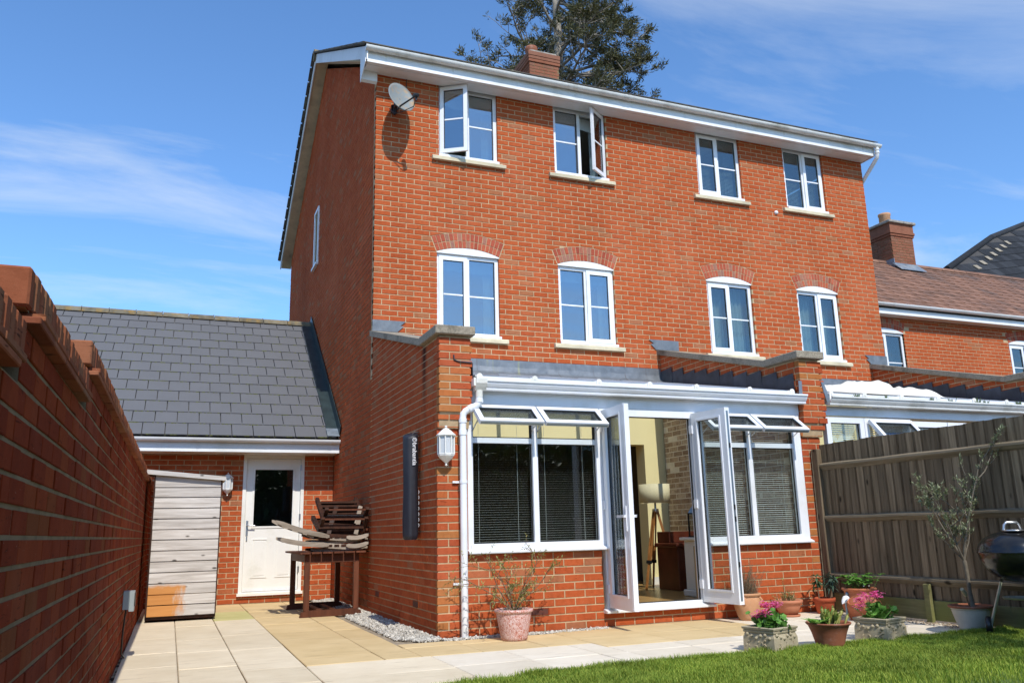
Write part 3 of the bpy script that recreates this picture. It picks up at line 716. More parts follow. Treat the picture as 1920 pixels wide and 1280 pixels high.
# eaves
ov = -.22
m = MB(); m.box((ov+.012,-.315,7.37),(W_+.02,-.295,7.535)); m.box((ov+.012,-.294,7.535),(W_+.02,-.2,7.56)); m.build('fascia','white_trim',house)
m = MB(); m.box((ov+.03,-.294,7.387),(W_+.01,-.245,7.401)); m.box((ov+.03,-.240,7.389),(W_+.01,-.215,7.401)); m.box((ov+.03,-.210,7.387),(W_+.01,.004,7.401)); m.build('soffit','white_upvc',house)
MB().box((ov+.03,-.247,7.394),(W_+.01,-.208,7.4005)).build('soffit_vent','groove',house)
MB().box((W_+.012,-.292,7.372),(W_+.022,.02,7.62)).build('eave_end_board','white_trim',house)
def gutter(mb, x0,x1,y,z, r_=.056, n=10):     # half round channel along x, back against y
    pr = [(y-r_+r_*math.cos(t)*1., z-r_*math.sin(t)) for t in [math.pi*i/n for i in range(n+1)]]
    pi = [(y-r_+(r_-.005)*math.cos(t), z-(r_-.005)*math.sin(t)) for t in [math.pi*i/n for i in range(n+1)]]
    mb.sweep(pr,x0,x1,'x',True); mb.sweep(pi[::-1],x0,x1,'x',True)
    for p,q in ((pr[0],pi[0]),(pr[-1],pi[-1])): mb.quad((x0,*p),(x1,*p),(x1,*q),(x0,*q))
    for x in (x0,x1): mb.add([(x,*p) for p in pr],[tuple(range(n+1))])
m = MB(); gutter(m,ov-.02,W_+.10,-.318,7.565); gut = m.build('gutter','gutter_white',house)
for x in [.06,1.05,2.05,3.02,4.02,5.0,6.0,7.0,8.0,8.75]:
    m = MB(); pr = [(-.318-.056+.0585*math.cos(t), 7.565-.0585*math.sin(t)) for t in [math.pi*i/10 for i in range(11)]]
    m.sweep(pr,x-.018,x+.018,'x',True); m.box((x-.012,-.318,7.45),(x+.012,-.3155,7.565)); m.build('gutter_bracket','gutter_white',gut)
for x in (3.86,3.93,7.42,7.47):
    pr = [(-.318-.056+.061*math.cos(t), 7.565-.061*math.sin(t)) for t in [math.pi*i/10 for i in range(11)]]
    m = MB(); m.sweep(pr,x-.025,x+.025,'x',True); m.build('gutter_union','gutter_white',gut)
m = MB(); m.tube([(W_+.02,-.374,7.52),(W_+.02,-.374,7.40),(W_+.02,-.36,7.33),(W_+.045,.08,7.02),(W_+.05,.13,6.95),(W_+.05,.13,.1)],.034,12)
for z in (7.46,7.40): m.tube([(W_+.02,-.374,z+.03),(W_+.02,-.374,z)],.041,12)
m.build('downpipe','white_trim',house)
# roof: stepped tile courses on both slopes
rl = math.hypot(1,gs); zr0 = 7.585
def roof_course(k, nC, side):
    y0 = -.40; L_ = (RIDGE_Y+.40); a = k/nC; b = (k+1)/nC+.012
    ya,yb = y0+L_*a, min(y0+L_*b,RIDGE_Y); za,zb = zr0+gs*(ya-y0), zr0+gs*(yb-y0)
    lift = .03; 
    if side: ya,yb = 2*RIDGE_Y-ya, 2*RIDGE_Y-yb
    return [(ya,za+lift-.014),(ya,za+lift+.002),(yb,zb+.010),(yb,zb-.008)]
m = MB(); nC = 17
for side in (0,1):
    for k in range(nC): m.prism(roof_course(k,nC,side),ov-.035,W_+.04,'x')
roof = m.build('roof','roof_tile',house)
_tv = MB(); _tv.box((-.022,-.15,-.012),(.03,.15,.014),.003); tvm = _tv.mesh('verge_tile'); tvm.materials.append(MAT['roof_tile'])
for side in (0,1):
    for k in range(nC):
        ya = -.40+(RIDGE_Y+.40)*(k+.5)/nC; za = zr0+gs*(ya+.40)+.014; ang = math.atan(gs)
        if side: ya = 2*RIDGE_Y-ya; ang = -ang
        link('verge_tile',tvm,None,roof,Matrix.Translation((ov-.04,ya,za))@Matrix.Rotation(ang+random.uniform(-.03,.03),4,'X'))
m = MB(); m.tube([(ov-.04,RIDGE_Y,zr0+gs*(RIDGE_Y+.4)-.05),(W_+.05,RIDGE_Y,zr0+gs*(RIDGE_Y+.4)-.05)],.12,14); m.build('ridge','ridge_tile',roof)
m = MB(); z0 = zr0-.02+gs*0
for side in (0,1):
    def y_(v): return v if not side else 2*RIDGE_Y-v
    e = .36
    m.prism([(y_(-e),zr0-.01),(y_(RIDGE_Y),zr0+gs*(RIDGE_Y+.4)-.015),(y_(RIDGE_Y),zr0+gs*(RIDGE_Y+.4)-.215),(y_(-e),zr0-.21)],ov,ov+.018,'x')
m.build('bargeboard','white_trim',house)
m = MB()
for side in (0,1):
    def y_(v): return v if not side else 2*RIDGE_Y-v
    m.prism([(y_(-.29),zr0-.185),(y_(RIDGE_Y),zr0+gs*(RIDGE_Y+.4)-.17),(y_(RIDGE_Y),zr0+gs*(RIDGE_Y+.4)-.185),(y_(-.29),zr0-.20)],ov+.018,.03,'x')
m.build('verge_soffit','stone_sill',house)
m = MB(); m.prism([(-.318,7.36),(-.02,7.22),(.02,7.22),(.02,7.58),(-.318,7.58)],ov-.012,ov-.002,'x'); m.prism([(-.05,7.24),(.0,7.22),(.0,7.40),(-.05,7.40)],ov,.0,'x'); m.build('eave_box','white_trim',house)
# chimney
ch = MB().box((4.33,4.30,9.4),(5.03,5.36,11.21)).build('chimney','mortar_old',roof)
def chim(x0,x1,y0,y1,zs,parent,mat,mm='brick_chimney'):
    fA = plane_map((x0,y0,0),(1,0,0),(0,-1,0)); fB = plane_map((x0,y0,0),(0,-1,0),(-1,0,0)); pA = []
    z0,z1 = zs
    m = MB()
    for f_,L0,L1 in ((fA,0,x1-x0),(fB,-(y1-y0),0)):
        pp = courses(L0,L1,z0,z1)
        for p in pp:
            rg = brick_mesh_data(p,.007,-.02); n=4
            m.add([f_(u,z,d) for ring,d in rg for u,z in ring],[tuple(range(2*n,3*n))]+[(r_*n+k,r_*n+(k+1)%n,(r_+1)*n+(k+1)%n,(r_+1)*n+k) for r_ in (0,1) for k in range(n)])
    o = m.build('brickwork',mm,parent); o['kind']='stuff'
chim(4.33,5.03,4.30,5.36,(9.53,10.97),house,0)
m = MB(); m.box((4.305,4.275,10.97),(5.055,5.385,11.035),.004); m.box((4.30,4.27,11.042),(5.06,5.39,11.11),.004); m.box((4.295,4.265,11.117),(5.065,5.395,11.22),.006); m.build('chimney_head','brick_chimney',house)
m = MB(); m.box((4.33,4.30,11.22),(5.03,5.36,11.28),.05); m.build('flaunching','lichen_slab',house)
m = MB(); m.lathe([(.11,11.46),(.135,11.48),(.13,11.72),(.14,11.74),(.145,11.80),(.135,11.83),(.11,11.83),(.10,11.5)],(4.58,4.75,-.22),20); m.build('chimney_pot','terracotta_dark',house)
# lead apron and parapet flashings on the main wall
def apron(x0,x1):
    m = MB(); n = 24; rows=[]
    for i in range(n+1):
        x = x0+(x1-x0)*i/n; b_ = .006*math.sin(i*2.1)
        rows.append([(x,-.012,3.30),(x,-.016,3.20+b_),(x,-.03+b_,3.13),(x,-.10,3.085),(x,-.18,3.055+b_)])
    for i in range(n): 
        for j in range(4): m.add([rows[i][j],rows[i+1][j],rows[i+1][j+1],rows[i][j+1]],[(0,1,2,3)],True)
    return m.build('lead_apron','lead_apron',house)
apron(.30,4.42); apron(4.75,8.66)
def lead_step(x0,x1,tail):
    m = MB(); m.prism([(x0,3.60),(x0,3.755),(x1+.05,3.755),(x1-.03,3.69),(x1+.02,3.685),(x1-.07,3.60)] if tail>0 else [(x1,3.60),(x1,3.755),(x0-.07,3.755),(x0+.02,3.69),(x0-.04,3.685),(x0+.05,3.60)],-.006,-.012,'y'); m.build('lead_flashing','lead_apron',house)
lead_step(-.01,.40,1); lead_step(4.32,4.78,-1); lead_step(8.60,9.02,-1)
# ================================================================== conservatory (lean-to with brick piers)
CY = -2.912
cons = thing('conservatory',(2.2,CY,0),'lean-to white framed conservatory with brick base and open double doors','conservatory')
CF = plane_map((0,CY,0),(1,0,0),(0,-1,0))
K0, KS, PT = 3.52, .27, 2.865                  # parapet: height at house, fall, pier top
def flank_core(xa,xb,parent):
    m = MB(); pl = [(-.003,0),(CY+.008,0),(CY+.008,PT),(-2.45,PT),(-.003,K0)]
    m.prism(pl,xa,xb,'x'); m.prism([(CY+.01,1.95),(CY-.02,1.95),(CY-.07,2.17),(CY-.07,PT-.002),(CY+.01,PT-.002)],xa+.004,xb+(.045 if xa<1 else .03),'x')
    return m.build('wall','mortar',parent)
wl = flank_core(.008,.275,cons); wp = flank_core(4.438,4.70,cons)
m = MB(); m.box((.275,CY+.008,0),(1.745,CY+.20,.745)); m.box((2.985,CY+.008,0),(4.438,CY+.20,.745)); m.box((1.745,CY+.008,0),(2.985,CY+.20,.135)); wd_ = m.build('dwarf_wall','mortar',cons)
op_ = [(1.745,2.985,.135,3)]
bricks(courses(.30,1.745,0,.75,phase=1), CF, wd_, 'brick_red', 80); bricks(courses(2.985,4.42,0,.75), CF, wd_, 'brick_red', 80); bricks(courses(1.75,2.98,0,.135,phase=1), CF, wd_, 'brick_red', 20)
fu = plane_map((0,CY-.078,0),(1,0,0),(0,-1,0))
for a0,a1,b0,b1,par in ((0,.292,0,.345,wl),(4.425,4.71,4.44,4.79,wp)):
    bricks(courses(a0,a1,0,1.95), CF, par, 'brick_pier', 50)
    for k in range(3): bricks(courses(a0+(b0-a0)*k/3,a1+(b1-a1)*(k+1)/3,1.95+k*CO,1.95+(k+1)*CO), plane_map((0,CY-.026*(k+1),0),(1,0,0),(0,-1,0)), par, 'brick_pier', 6, back=-.10)
    bricks(courses(b0,b1,2.175,PT), fu, par, 'brick_pier', 30, back=-.09)
def flank_bricks(X, parent, zmin=lambda u:0, nind=0, xw=0, xfac=-1):
    f_ = plane_map((X,0,0),(0,-1,0),(-1,0,0)); out_ = []
    for p in courses(0.003,2.45,0,3.6):
        u = sum(q[0] for q in p)/4; z = sum(q[1] for q in p)/4
        if z < zmin(u): continue
        q = clip(p, KS,1,K0-.005)
        if len(q)>2 and area(q)>.0006: out_.append(q)
    for z0_,z1_,e in ((0,1.95,2.912),(1.95,2.025,2.938),(2.025,2.10,2.964),(2.10,PT,2.99)):
        out_ += [p for p in courses(2.452,e-.078,z0_,z1_) if sum(q[1] for q in p)/4 > zmin(2.7)]
    bricks(out_, f_, parent, 'brick_flank' if X < 1 else 'brick_red', nind, back=-.05)
flank_bricks(0,wl,nind=60); flank_bricks(4.43,wp,lambda u: 3.06-.21*u, nind=0)
# inside face of the left pier return, right-hand return of the upper piers
m = MB(); m.box((.29,CY+.01,.75),(.33,CY+.10,2.2)); m.build('reveal','brick_red',cons)
# copings
def coping(X0,X1):
    t = .075
    m = MB(); pl = [(.0,K0+.004),(-2.44,PT+.005),(-2.44,PT+.005+t),(.0,K0+.004+t)]; m.prism(pl,X0-.045,X1+.045,'x'); m.build('coping','coping',cons)
    m = MB(); m.box((X0-.05,CY-.13,PT+.004),(X1+.075,-2.43,PT+.094),.008); m.build('coping','coping',cons)
coping(0,.29); coping(4.43,4.71)
# stepped lead along the party parapet
def steps(X, parent):
    n = 10
    for k in range(n):
        u0_ = .02+2.86*k/n; u1_ = u0_+2.86/n+.03; zb = 3.07-.213*u0_; zb1 = 3.07-.213*u1_; zt = zb+.19+random.uniform(-.01,.02); dX = random.uniform(.004,.016)
        m = MB(); pl = [(-u0_,zb-.02),(-u1_,zb1-.02),(-u1_+.008,zb1+.17),(-u0_,zt-.045)]
        pl = [(-u0_,zb-.03),(-u1_,zb1-.03),(-u1_+.01,zt+.0),(-u0_-.015,zt-.02)]
        m.prism(pl,X-dX-.004,X-dX,'x'); m.build('lead_step','lead_dark',parent)
    m = MB(); m.prism([(0,3.08),(-2.93,2.455),(-2.93,2.445),(0,3.07)],X-.13,X-.02,'x'); m.build('lead_soaker','lead_dark',parent)
steps(4.428, cons)
# lead welt on the left pier
m = MB(); m.tube([(.15,CY-.082,2.67),(.155,CY-.083,2.62),(.20,CY-.084,2.605),(.34,CY-.084,2.60)],.007,6); m.build('lead_welt','lead_dark',cons)
m = MB(); m.prism([(CY-.077,2.60),(CY-.077,2.40),(CY+.35,2.50),(CY+.35,2.70)],.347,.353,'x'); m.build('lead_flashing','lead_dark',cons)
m = MB(); m.prism([(4.452,2.60),(4.446,2.42),(4.40,2.43),(4.405,2.60)],CY-.084,CY-.079,'y'); m.build('lead_flashing','lead',cons)
m = MB(); m.prism([(4.776,2.60),(4.87,2.36),(4.80,2.36),(4.74,2.60)],CY-.084,CY-.079,'y'); m.build('lead_flashing','lead',cons)
def pane_at(parent, f, a,b,c,d,dep,gl,gas=True):
    if gas: MB().frame(f,a,b,c,d,.010,dep-.006,dep+.008).build('gasket','gasket',parent)
    MB().fbox(f,a+.002,b-.002,c+.002,d-.002,dep-.004,dep).build('pane',gl,parent)
def top_sash(win, f, a,b, zt=2.155, h=.305, ang=R(52), gl='glass_clear'):
    ca,sa = math.cos(ang),math.sin(ang)
    def ff(u,z,dd=0):                            # z measured down from hinge
        q = zt-z; e = dd
        return f(u, zt-q*ca+e*sa*1., .012+q*sa+e*ca)
    m = MB(); m.frame(ff,a,b,zt-h,zt,.052,0,.045); s_ = m.build('sash','white_upvc',win)
    MB().fbox(ff,a+.01,b-.01,zt-h-.004,zt-h,.006,.03).build('gasket','steel_dull',win)
    pane_at(win,ff,a+.052,b-.052,zt-h+.052,zt-.052,.03,gl)
    for u in (a+.02,b-.02): 
        m = MB(); m.beam(f(u,zt-.22,-.01),ff(u,zt-.20,.0),.012,.004); m.build('stay','steel',win)
def cons_window(x0,x1,xm, zb=.79, zt=2.205, blindlit=False, gl='glass_clear'):
    m = MB(); f = CF; t = .05; w_ = .055; tr = 1.845
    m.frame(f,x0,x1,zb,zt,w_,-.075,-.004); m.fbox(f,xm-.028,xm+.028,zb+w_,zt-w_,-.073,-.002); m.fbox(f,x0+w_,xm-.028,tr-.03,tr+.022,-.072,-.006); m.fbox(f,xm+.028,x1-w_,tr-.03,tr+.022,-.072,-.006)
    m.fbox(f,x0+.03,x1-.03,zb-.002,zb+.05,-.01,.006)
    win = m.build('window','white_upvc',cons)
    m = MB(); m.prism([(CY+.06,.752),(CY-.058,.752),(CY-.062,.758),(CY-.062,.772),(CY-.01,.790),(CY+.06,.792)],x0-.012,x1+.06 if x0>2 else x1+.01,'x'); m.build('sill','white_upvc',win)
    for a,b in ((x0+w_,xm-.028),(xm+.028,x1-w_)):
        pane_at(win,f,a,b,zb+w_,tr-.03,-.04,gl)
        top_sash(win,f,a-.018,b+.018)
        m = MB(); m.frame(f,a-.001,b+.001,tr+.021,zt-w_+.001,.012,-.06,-.02); m.build('gasket','gasket',win)
    return win
cw1 = cons_window(.312,1.785,1.035); cw2 = cons_window(2.985,4.365,3.69)
for cw,a,b,mid in ((cw1,.33,1.77,1.035),(cw2,3.0,4.34,3.69)):
    tl_,ww = (.10,.015) if a < 2 else (.30,.018); blind(cw,CF,a,mid-.01,.86,2.14,-.125,.0235,tl_,w_=ww); blind(cw,CF,mid+.01,b,.86,2.14,-.125,.0235,tl_,w_=ww)
# header, corner post, door frame
m = MB(); m.box((.30,CY-.004,2.205),(4.43,CY+.10,2.325)); m.box((4.365,CY+.002,.75),(4.425,CY+.08,2.205)); m.box((.295,CY+.002,2.325),(4.44,CY+.06,2.44)); m.build('eaves_beam','white_upvc',cons)
m = MB(); f = CF
m.fbox(f,1.786,1.856,.16,2.204,-.075,.0); m.fbox(f,2.914,2.984,.16,2.204,-.075,.0); m.fbox(f,1.856,2.914,2.125,2.2045,-.075,.0); m.fbox(f,1.856,2.914,.16,.205,-.075,-.003)
dfr = m.build('door_frame','white_upvc',cons)
MB().frame(f,1.856,2.914,.205,2.125,.008,-.05,-.03).build('gasket','gasket',dfr)
m = MB(); m.prism([(CY+.07,.135),(CY-.075,.135),(CY-.078,.142),(CY-.078,.155),(CY-.01,.172),(CY+.07,.172)],1.735,3.03,'x'); m.build('threshold','white_upvc',dfr)
def leaf_door(hx, end, sgn):
    h = Vector((hx,CY-.012,0)); e = Vector((end[0],end[1],0)); U = (e-h).normalized(); Nn = Vector((U.y,-U.x,0))   # outward normal towards the camera's left
    if sgn > 0: Nn = Nn
    f_ = lambda u,z,d=0: h+U*u+Vector((0,0,z))+Nn*d
    f_.U, f_.N = U, Nn
    Wd = (e-h).length
    m = MB(); m.frame(f_,0,Wd,.185,2.175,.088,-.032,.032,.13); m.frame(f_,.075,Wd-.075,.30,2.10,.02,-.04,.04)
    dr = m.build('door','white_upvc',cons)
    MB().frame(f_,.088,Wd-.088,.313,2.087,.010,-.012,.012).build('gasket','gasket',dr)
    MB().fbox(f_,.09,Wd-.09,.315,2.085,-.008,.008).build('pane','glass_clear',dr)
    if sgn < 0:
        m = MB()
        for d in (-1,1):
            m.fbox(f_,Wd-.055,Wd-.025,.93,1.17,d*.033,d*.043); m.fbox(f_,Wd-.165,Wd-.03,1.06,1.085,d*.06,d*.078); m.fbox(f_,Wd-.05,Wd-.03,1.06,1.085,d*.04,d*.078)
        m.build('handle','white_upvc',dr)
        MB().fbox(f_,Wd-.001,Wd+.022,.19,2.17,.006,.03).build('cover_strip','white_upvc',dr)
    else:
        MB().fbox(f_,Wd,Wd+.004,.22,2.14,-.012,.012).build('lock_strip','steel_dull',dr)
        m = MB()
        for z in (.55,1.0,1.12,1.75): m.fbox(f_,Wd+.004,Wd+.010,z,z+.05,-.009,.009)
        m.build('lock_keep','black_plastic',dr)
    m = MB()
    for z in (.32,1.15,1.95): m.fbox(f_,-.03,.02,z,z+.09,.03,.045)
    m.build('hinge','white_upvc',dr)
leaf_door(1.83,(1.795,CY-.54),-1); leaf_door(2.945,(3.01,CY-.54),1)
# roof: glazing bars, panes, end caps
def cons_roof(x0,x1,bars,parent,gl='glass_roof'):
    y0,z0,y1,z1 = CY-.03,2.452,-.02,3.065; sl = (z1-z0)/(y1-y0)
    for a,b in zip(bars,bars[1:]):
        m = MB(); m.prism([(y0-.02,z0-.004),(y1,z1-.004),(y1,z1+.016),(y0-.02,z0+.016)],a+.012,b-.012,'x'); m.build('roof_pane',gl,parent)
        m = MB(); m.prism([(y0-.045,z0-.012),(y0-.02,z0-.008),(y0-.02,z0+.022),(y0-.045,z0+.020)],a+.03,b-.03,'x'); m.build('pane_end','white_upvc',parent)
    for x in bars:
        m = MB(); m.prism([(y0,z0-.05),(y1,z1-.05),(y1,z1+.03),(y0,z0+.03)],x-.012,x+.012,'x'); m.prism([(y0-.01,z0+.018),(y1,z1+.018),(y1,z1+.034),(y0-.01,z0+.034)],x-.03,x+.03,'x'); b = m.build('glazing_bar','white_upvc',parent)
        m = MB(); n=10; pl = [(x-.032,z0-.065),(x+.032,z0-.065)]+[(x+.032*math.cos(math.pi*i/n),z0+.012+.036*math.sin(math.pi*i/n)) for i in range(n+1)]
        m.prism(pl,y0-.055,y0-.04,'y'); m.tube([(x,y0-.055,z0+.012),(x,y0-.060,z0+.012)],.008,8); m.build('end_cap','cream_upvc',b)
    m = MB(); m.box((x0,y0-.012,z0-.11),(x1,y0+.03,z0-.06)); m.build('eaves_rail','white_upvc',parent)
cons_roof(.36,4.42,[.42,1.02,1.76,2.38,2.98,3.70,4.30],cons)
def ogee(x0,x1,parent,mat,y=CY-.055):
    m = MB(); pr = [(y,2.425),(y,2.325),(y-.04,2.318),(y-.062,2.325),(y-.066,2.338),(y-.062,2.348),(y-.078,2.36),(y-.094,2.385),(y-.098,2.405),(y-.112,2.41),(y-.112,2.428),(y-.100,2.428),(y-.092,2.40),(y-.05,2.345),(y-.008,2.345),(y-.006,2.425)]
    m.prism(pr[::-1],x0,x1,'x'); return m.build('gutter',mat,parent)
g1 = ogee(.372,4.452,cons,'white_upvc')
m = MB(); pr = [(CY-.053,2.432),(CY-.053,2.318),(CY-.12,2.318),(CY-.145,2.35),(CY-.168,2.385),(CY-.172,2.432)]; m.prism(pr,.355,.47,'x'); m.prism([(CY-.06,2.43),(CY-.06,2.36),(CY-.15,2.36),(CY-.15,2.44)],.335,.356,'x')
m.tube([(.405,CY-.10,2.32),(.405,CY-.10,2.25)],.036,14); m.build('gutter_outlet','cream_upvc',cons)
def pipe_run(pts, r_, parent, mat, name='downpipe'):
    m = MB(); m.tube(pts,r_,16); return m.build(name,mat,parent)
X_ = .245; Yp = CY-.062
pp = [(.405,CY-.10,2.255),(.405,CY-.10,2.215),(.395,CY-.098,2.185),(.37,CY-.093,2.165),(.30,CY-.075,2.13),(.27,CY-.068,2.112),(.25,Yp,2.085),(X_,Yp,2.05),(X_,Yp,-.005)]
dp = pipe_run(pp,.034,cons,'white_upvc')
m = MB()
for a,b in (((.405,CY-.10,2.235),(.405,CY-.10,2.20)),((.345,CY-.087,2.152),(.305,CY-.077,2.132)),((X_,Yp,2.04),(X_,Yp,2.0)),((X_,Yp,1.93),(X_,Yp,1.88))): m.tube([a,b],.040,16)
m.build('pipe_collar','white_upvc',cons)
for z in (1.415,.47): m = MB(); m.tube([(X_,Yp,z),(X_,Yp,z+.03)],.0385,16); m.beam((X_-.03,CY-.012,z+.015),(X_-.095,CY-.012,z+.015),.022,.02); m.tube([(X_-.08,CY-.02,z+.015),(X_-.08,CY-.026,z+.015)],.006,8); m.build('pipe_clip','white_upvc',cons)
# air bricks
def air_brick(f, u, z, parent):
    MB().fbox(f,u-.105,u+.105,z+.005,z+.07,-.03,.004).build('air_brick','brick_old',parent)
    m = MB()
    for k in range(5): m.fbox(f,u-.09,u+.09,z+.012+k*.011,z+.018+k*.011,.004,.0052)
    m.build('air_slot','groove',parent)
air_brick(SM,2.16,.225,cons); air_brick(SM,.45,.225,cons); air_brick(CF,1.03,.15,cons)
# interior
m = MB(); m.box((.276,CY+.21,.10),(4.437,-.02,.165)); m.build('floor_boards','oak_floor',cons)
m = MB(); m.box((.276,CY+.21,.166),(.292,-.013,3.0)); m.box((.276,CY+.20,.166),(1.74,CY+.215,.75)); m.box((2.985,CY+.20,.166),(4.41,CY+.215,.75)); m.build('plaster','plaster_side',cons)
fb = plane_map((4.405,0,0),(0,-1,0),(-1,0,0)); m = MB(); m.prism([(-.013,.166),(-2.70,.166),(-2.70,2.42),(-.013,2.97)],4.411,4.4365,'x'); wb = m.build('inner_brick_wall','mortar_pale',cons)
bricks([q for q in (clip(p,.205,1,2.965) for p in courses(.013,2.70,.17,3.0)) if len(q)>2 and area(q)>.0006], fb, wb, 'brick_buff', 130, jit=.003, back=-.02)
m = MB(); m.box((4.075,-.03,.166),(4.39,-.0125,.27)); m.build('skirting','plaster_white',cons)
m = MB(); m.box((.455,.27,0),(4.43,3.38,.16)); m.build('room_floor','oak_floor',house)

# ================================================================== next door's conservatory
nc = thing('conservatory',(6.8,CY,0),'neighbouring white conservatory half hidden behind the timber fence','conservatory')
m = MB(); m.box((4.80,CY+.008,0),(8.66,CY+.2,.9)); m.box((4.80,CY-.004,2.215),(8.64,CY+.1,2.33)); m.build('wall','white_upvc',nc)
m = MB(); pl = [(-.003,0),(CY+.008,0),(CY+.008,PT),(-2.45,PT),(-.003,K0)]; m.prism(pl,8.668,8.93,'x'); wn = m.build('wall','mortar',nc)
flank_bricks(8.66,wn,lambda u: 3.06-.21*u)
m = MB(); pl = [(.0,K0+.004),(-2.44,PT+.005),(-2.44,PT+.08),(.0,K0+.079)]; m.prism(pl,8.615,8.98,'x'); m.build('coping','coping',nc)
m = MB(); m.box((8.61,CY-.13,PT+.004),(9.0,-2.43,PT+.094),.008); m.build('coping','coping',nc)
steps(8.658,nc)
def nwin(a,b,c,d,op=False):
    m = MB(); m.frame(CF,a,b,c,d,.07,-.07,.0); wn_ = m.build('window','white_upvc',nc)
    if op: top_sash(wn_,CF,a+.035,b-.035,d-.05,.36,R(42),'glass_clear')
    else: pane_at(wn_,CF,a+.07,b-.07,c+.07,d-.07,-.03,'glass_clear')
    blind(wn_,CF,a+.05,b-.05,c+.05,d-.05,-.12,.026,.7)
    return wn_
nwin(4.83,5.42,1.80,2.20); nwin(5.425,6.18,1.80,2.20,True); nwin(6.20,6.80,1.3,2.18); nwin(6.81,7.42,1.3,2.18); nwin(7.43,8.03,1.3,2.18); nwin(8.04,8.60,1.3,2.18)
m = MB(); m.box((4.83,CY+.21,.9),(8.64,CY+.23,2.2)) if 0 else m.box((4.83,-.02,.1),(8.64,-.013,2.9)); m.build('plaster','plaster_cream',nc)
cons_roof(4.83,8.64,[4.88,5.40,6.0,6.62,7.25,7.85,8.45],nc); ogee(4.81,8.64,nc,'gutter_white')
# weeds rooted in the gutter, each a small plant
def weed(x,h,k):
    rg = random.Random(k); m = MB()
    for i in range(rg.randint(9,16)):
        a = rg.uniform(0,6.28); L_ = h*rg.uniform(.5,1); b = Vector((x+rg.uniform(-.02,.02),CY-.10+rg.uniform(-.02,.02),2.36)); t = b+Vector((math.cos(a)*L_*.5,math.sin(a)*L_*.5,L_+.04)); s = Vector((-math.sin(a),math.cos(a),0))*.008
        md = b.lerp(t,.55)+Vector((0,0,.02)); m.add([b,md-s,t,md+s],[(0,1,2,3)])
    o = m.build('weed','weed'); o['category']='weed'; o['group']='weeds in the neighbouring gutter'; o['label']=f'small green weed sprouting from the neighbouring gutter, number {k} from the pier'; return o
ordn = ['first','second','third','fourth','fifth','sixth','seventh']
for k,(x,h) in enumerate([(5.25,.09),(5.72,.08),(6.45,.09),(6.82,.10),(7.28,.12),(7.45,.10),(8.05,.11)]):
    o = weed(x,h,k+1); o['label'] = f'small green weed in the neighbouring gutter, {ordn[k]} one from the brick pier'
# crumpled dust sheet on the roof
def sheet():
    m = MB(); nx,ny = 64,22; rg = random.Random(4); V=[]
    for j in range(ny+1):
        for i in range(nx+1):
            u,v = i/nx, j/ny; x = 5.35+1.75*u+.05*math.sin(v*9); y = CY+.15+.95*v+.06*math.sin(u*13)
            base = 2.452+.213*(y-CY+.03)+.045
            e = min(1,6*u,6*(1-u))*min(1,5*v,5*(1-v)) if 0<u<1 and 0<v<1 else 0
            hump = math.exp(-((u-.42)/.16)**2)*.15+math.exp(-((u-.88)/.08)**2)*.12+math.exp(-((u-.15)/.12)**2)*.05+.02
            z = base+e*hump*(.88+.14*math.sin(u*15+v*17)*math.sin(v*8+u*6)+.05*math.sin(u*41-v*33))
            V.append((x,y,z))
    F=[(j*(nx+1)+i,j*(nx+1)+i+1,(j+1)*(nx+1)+i+1,(j+1)*(nx+1)+i) for j in range(ny) for i in range(nx)]
    m.add(V,F,True); o = m.build('dust_sheet','cloth_white'); o['label']='crumpled white cloth sheet lying on the neighbouring conservatory roof'; o['category']='cloth'
sheet()

# ================================================================== garage / side building
GY = 2.724
gar = thing('garage',(-1.8,GY,0),'low brick outbuilding with grey slate roof beside the tall house','garage')
GF = plane_map((0,GY,0),(1,0,0),(0,-1,0)); gd = (-1.362,-.452,.135,2.185)
m = MB(); slab(m,GF,[-4.8,-.002],[0,2.42],[gd],-.2,-.008); gw = m.build('wall','mortar',gar)
bricks(courses(-4.8,-.003,0,2.40,[gd]), GF, gw, 'brick_red', 300, back=-.07)
m = MB(); m.box((-4.7,GY+5.4,0),(-.26,GY+5.6,2.3)); m.box((-4.8,GY+.2,0),(-4.6,GY+5.6,2.4)); m.build('rear_wall','mortar',gar)
m = MB(); m.box((-4.6,GY+.21,.0),(-.26,GY+5.4,.05)); m.build('floor_slab','room_dark',gar)
m = MB(); m.box((-1.7,GY+1.6,.05),(-.3,GY+1.7,2.3)); m.build('partition','room_dark',gar)
# door
m = MB(); m.frame(GF,gd[0]-.0,gd[1]+.0,gd[2]+.0,gd[3],.05,-.09,.012,.03); m.fbox(GF,gd[0]-.02,gd[1]+.02,gd[2]-.025,gd[2]+.012,-.08,.05); fr = m.build('door_frame','cream_upvc',gar)
a,b,c,d = gd[0]+.05,gd[1]-.05,gd[2]+.03,gd[3]-.05; gl = (a+.125,b-.165+.05,1.115,1.965)
m = MB(); slab(m,GF,[a+.004,b-.004],[c+.004,d-.004],[gl],-.055,-.012)
m.frame(GF,gl[0]-.03,gl[1]+.03,gl[2]-.03,gl[3]+.03,.03,-.012,-.002)
for p0,p1 in ((a+.115,a+.35),(b-.345,b-.11)):
    m.frame(GF,p0,p1,.36,.93,.018,-.012,-.004); m.fbox(GF,p0+.035,p1-.035,.395,.895,-.012,-.006)
door = m.build('door','cream_upvc',gar)
pane_at(door,GF,gl[0],gl[1],gl[2],gl[3],-.03,'glass_clear',False)
m = MB(); m.fbox(GF,a+.022,a+.055,.98,1.20,-.012,-.004); m.fbox(GF,a+.03,a+.05,.90,.97,-.012,-.002); m.tube([GF(a+.038,1.13,-.004),GF(a+.038,1.13,.04),GF(a+.06,1.13,.05),GF(a+.15,1.125,.05)],.009,8); m.build('handle','steel',door)
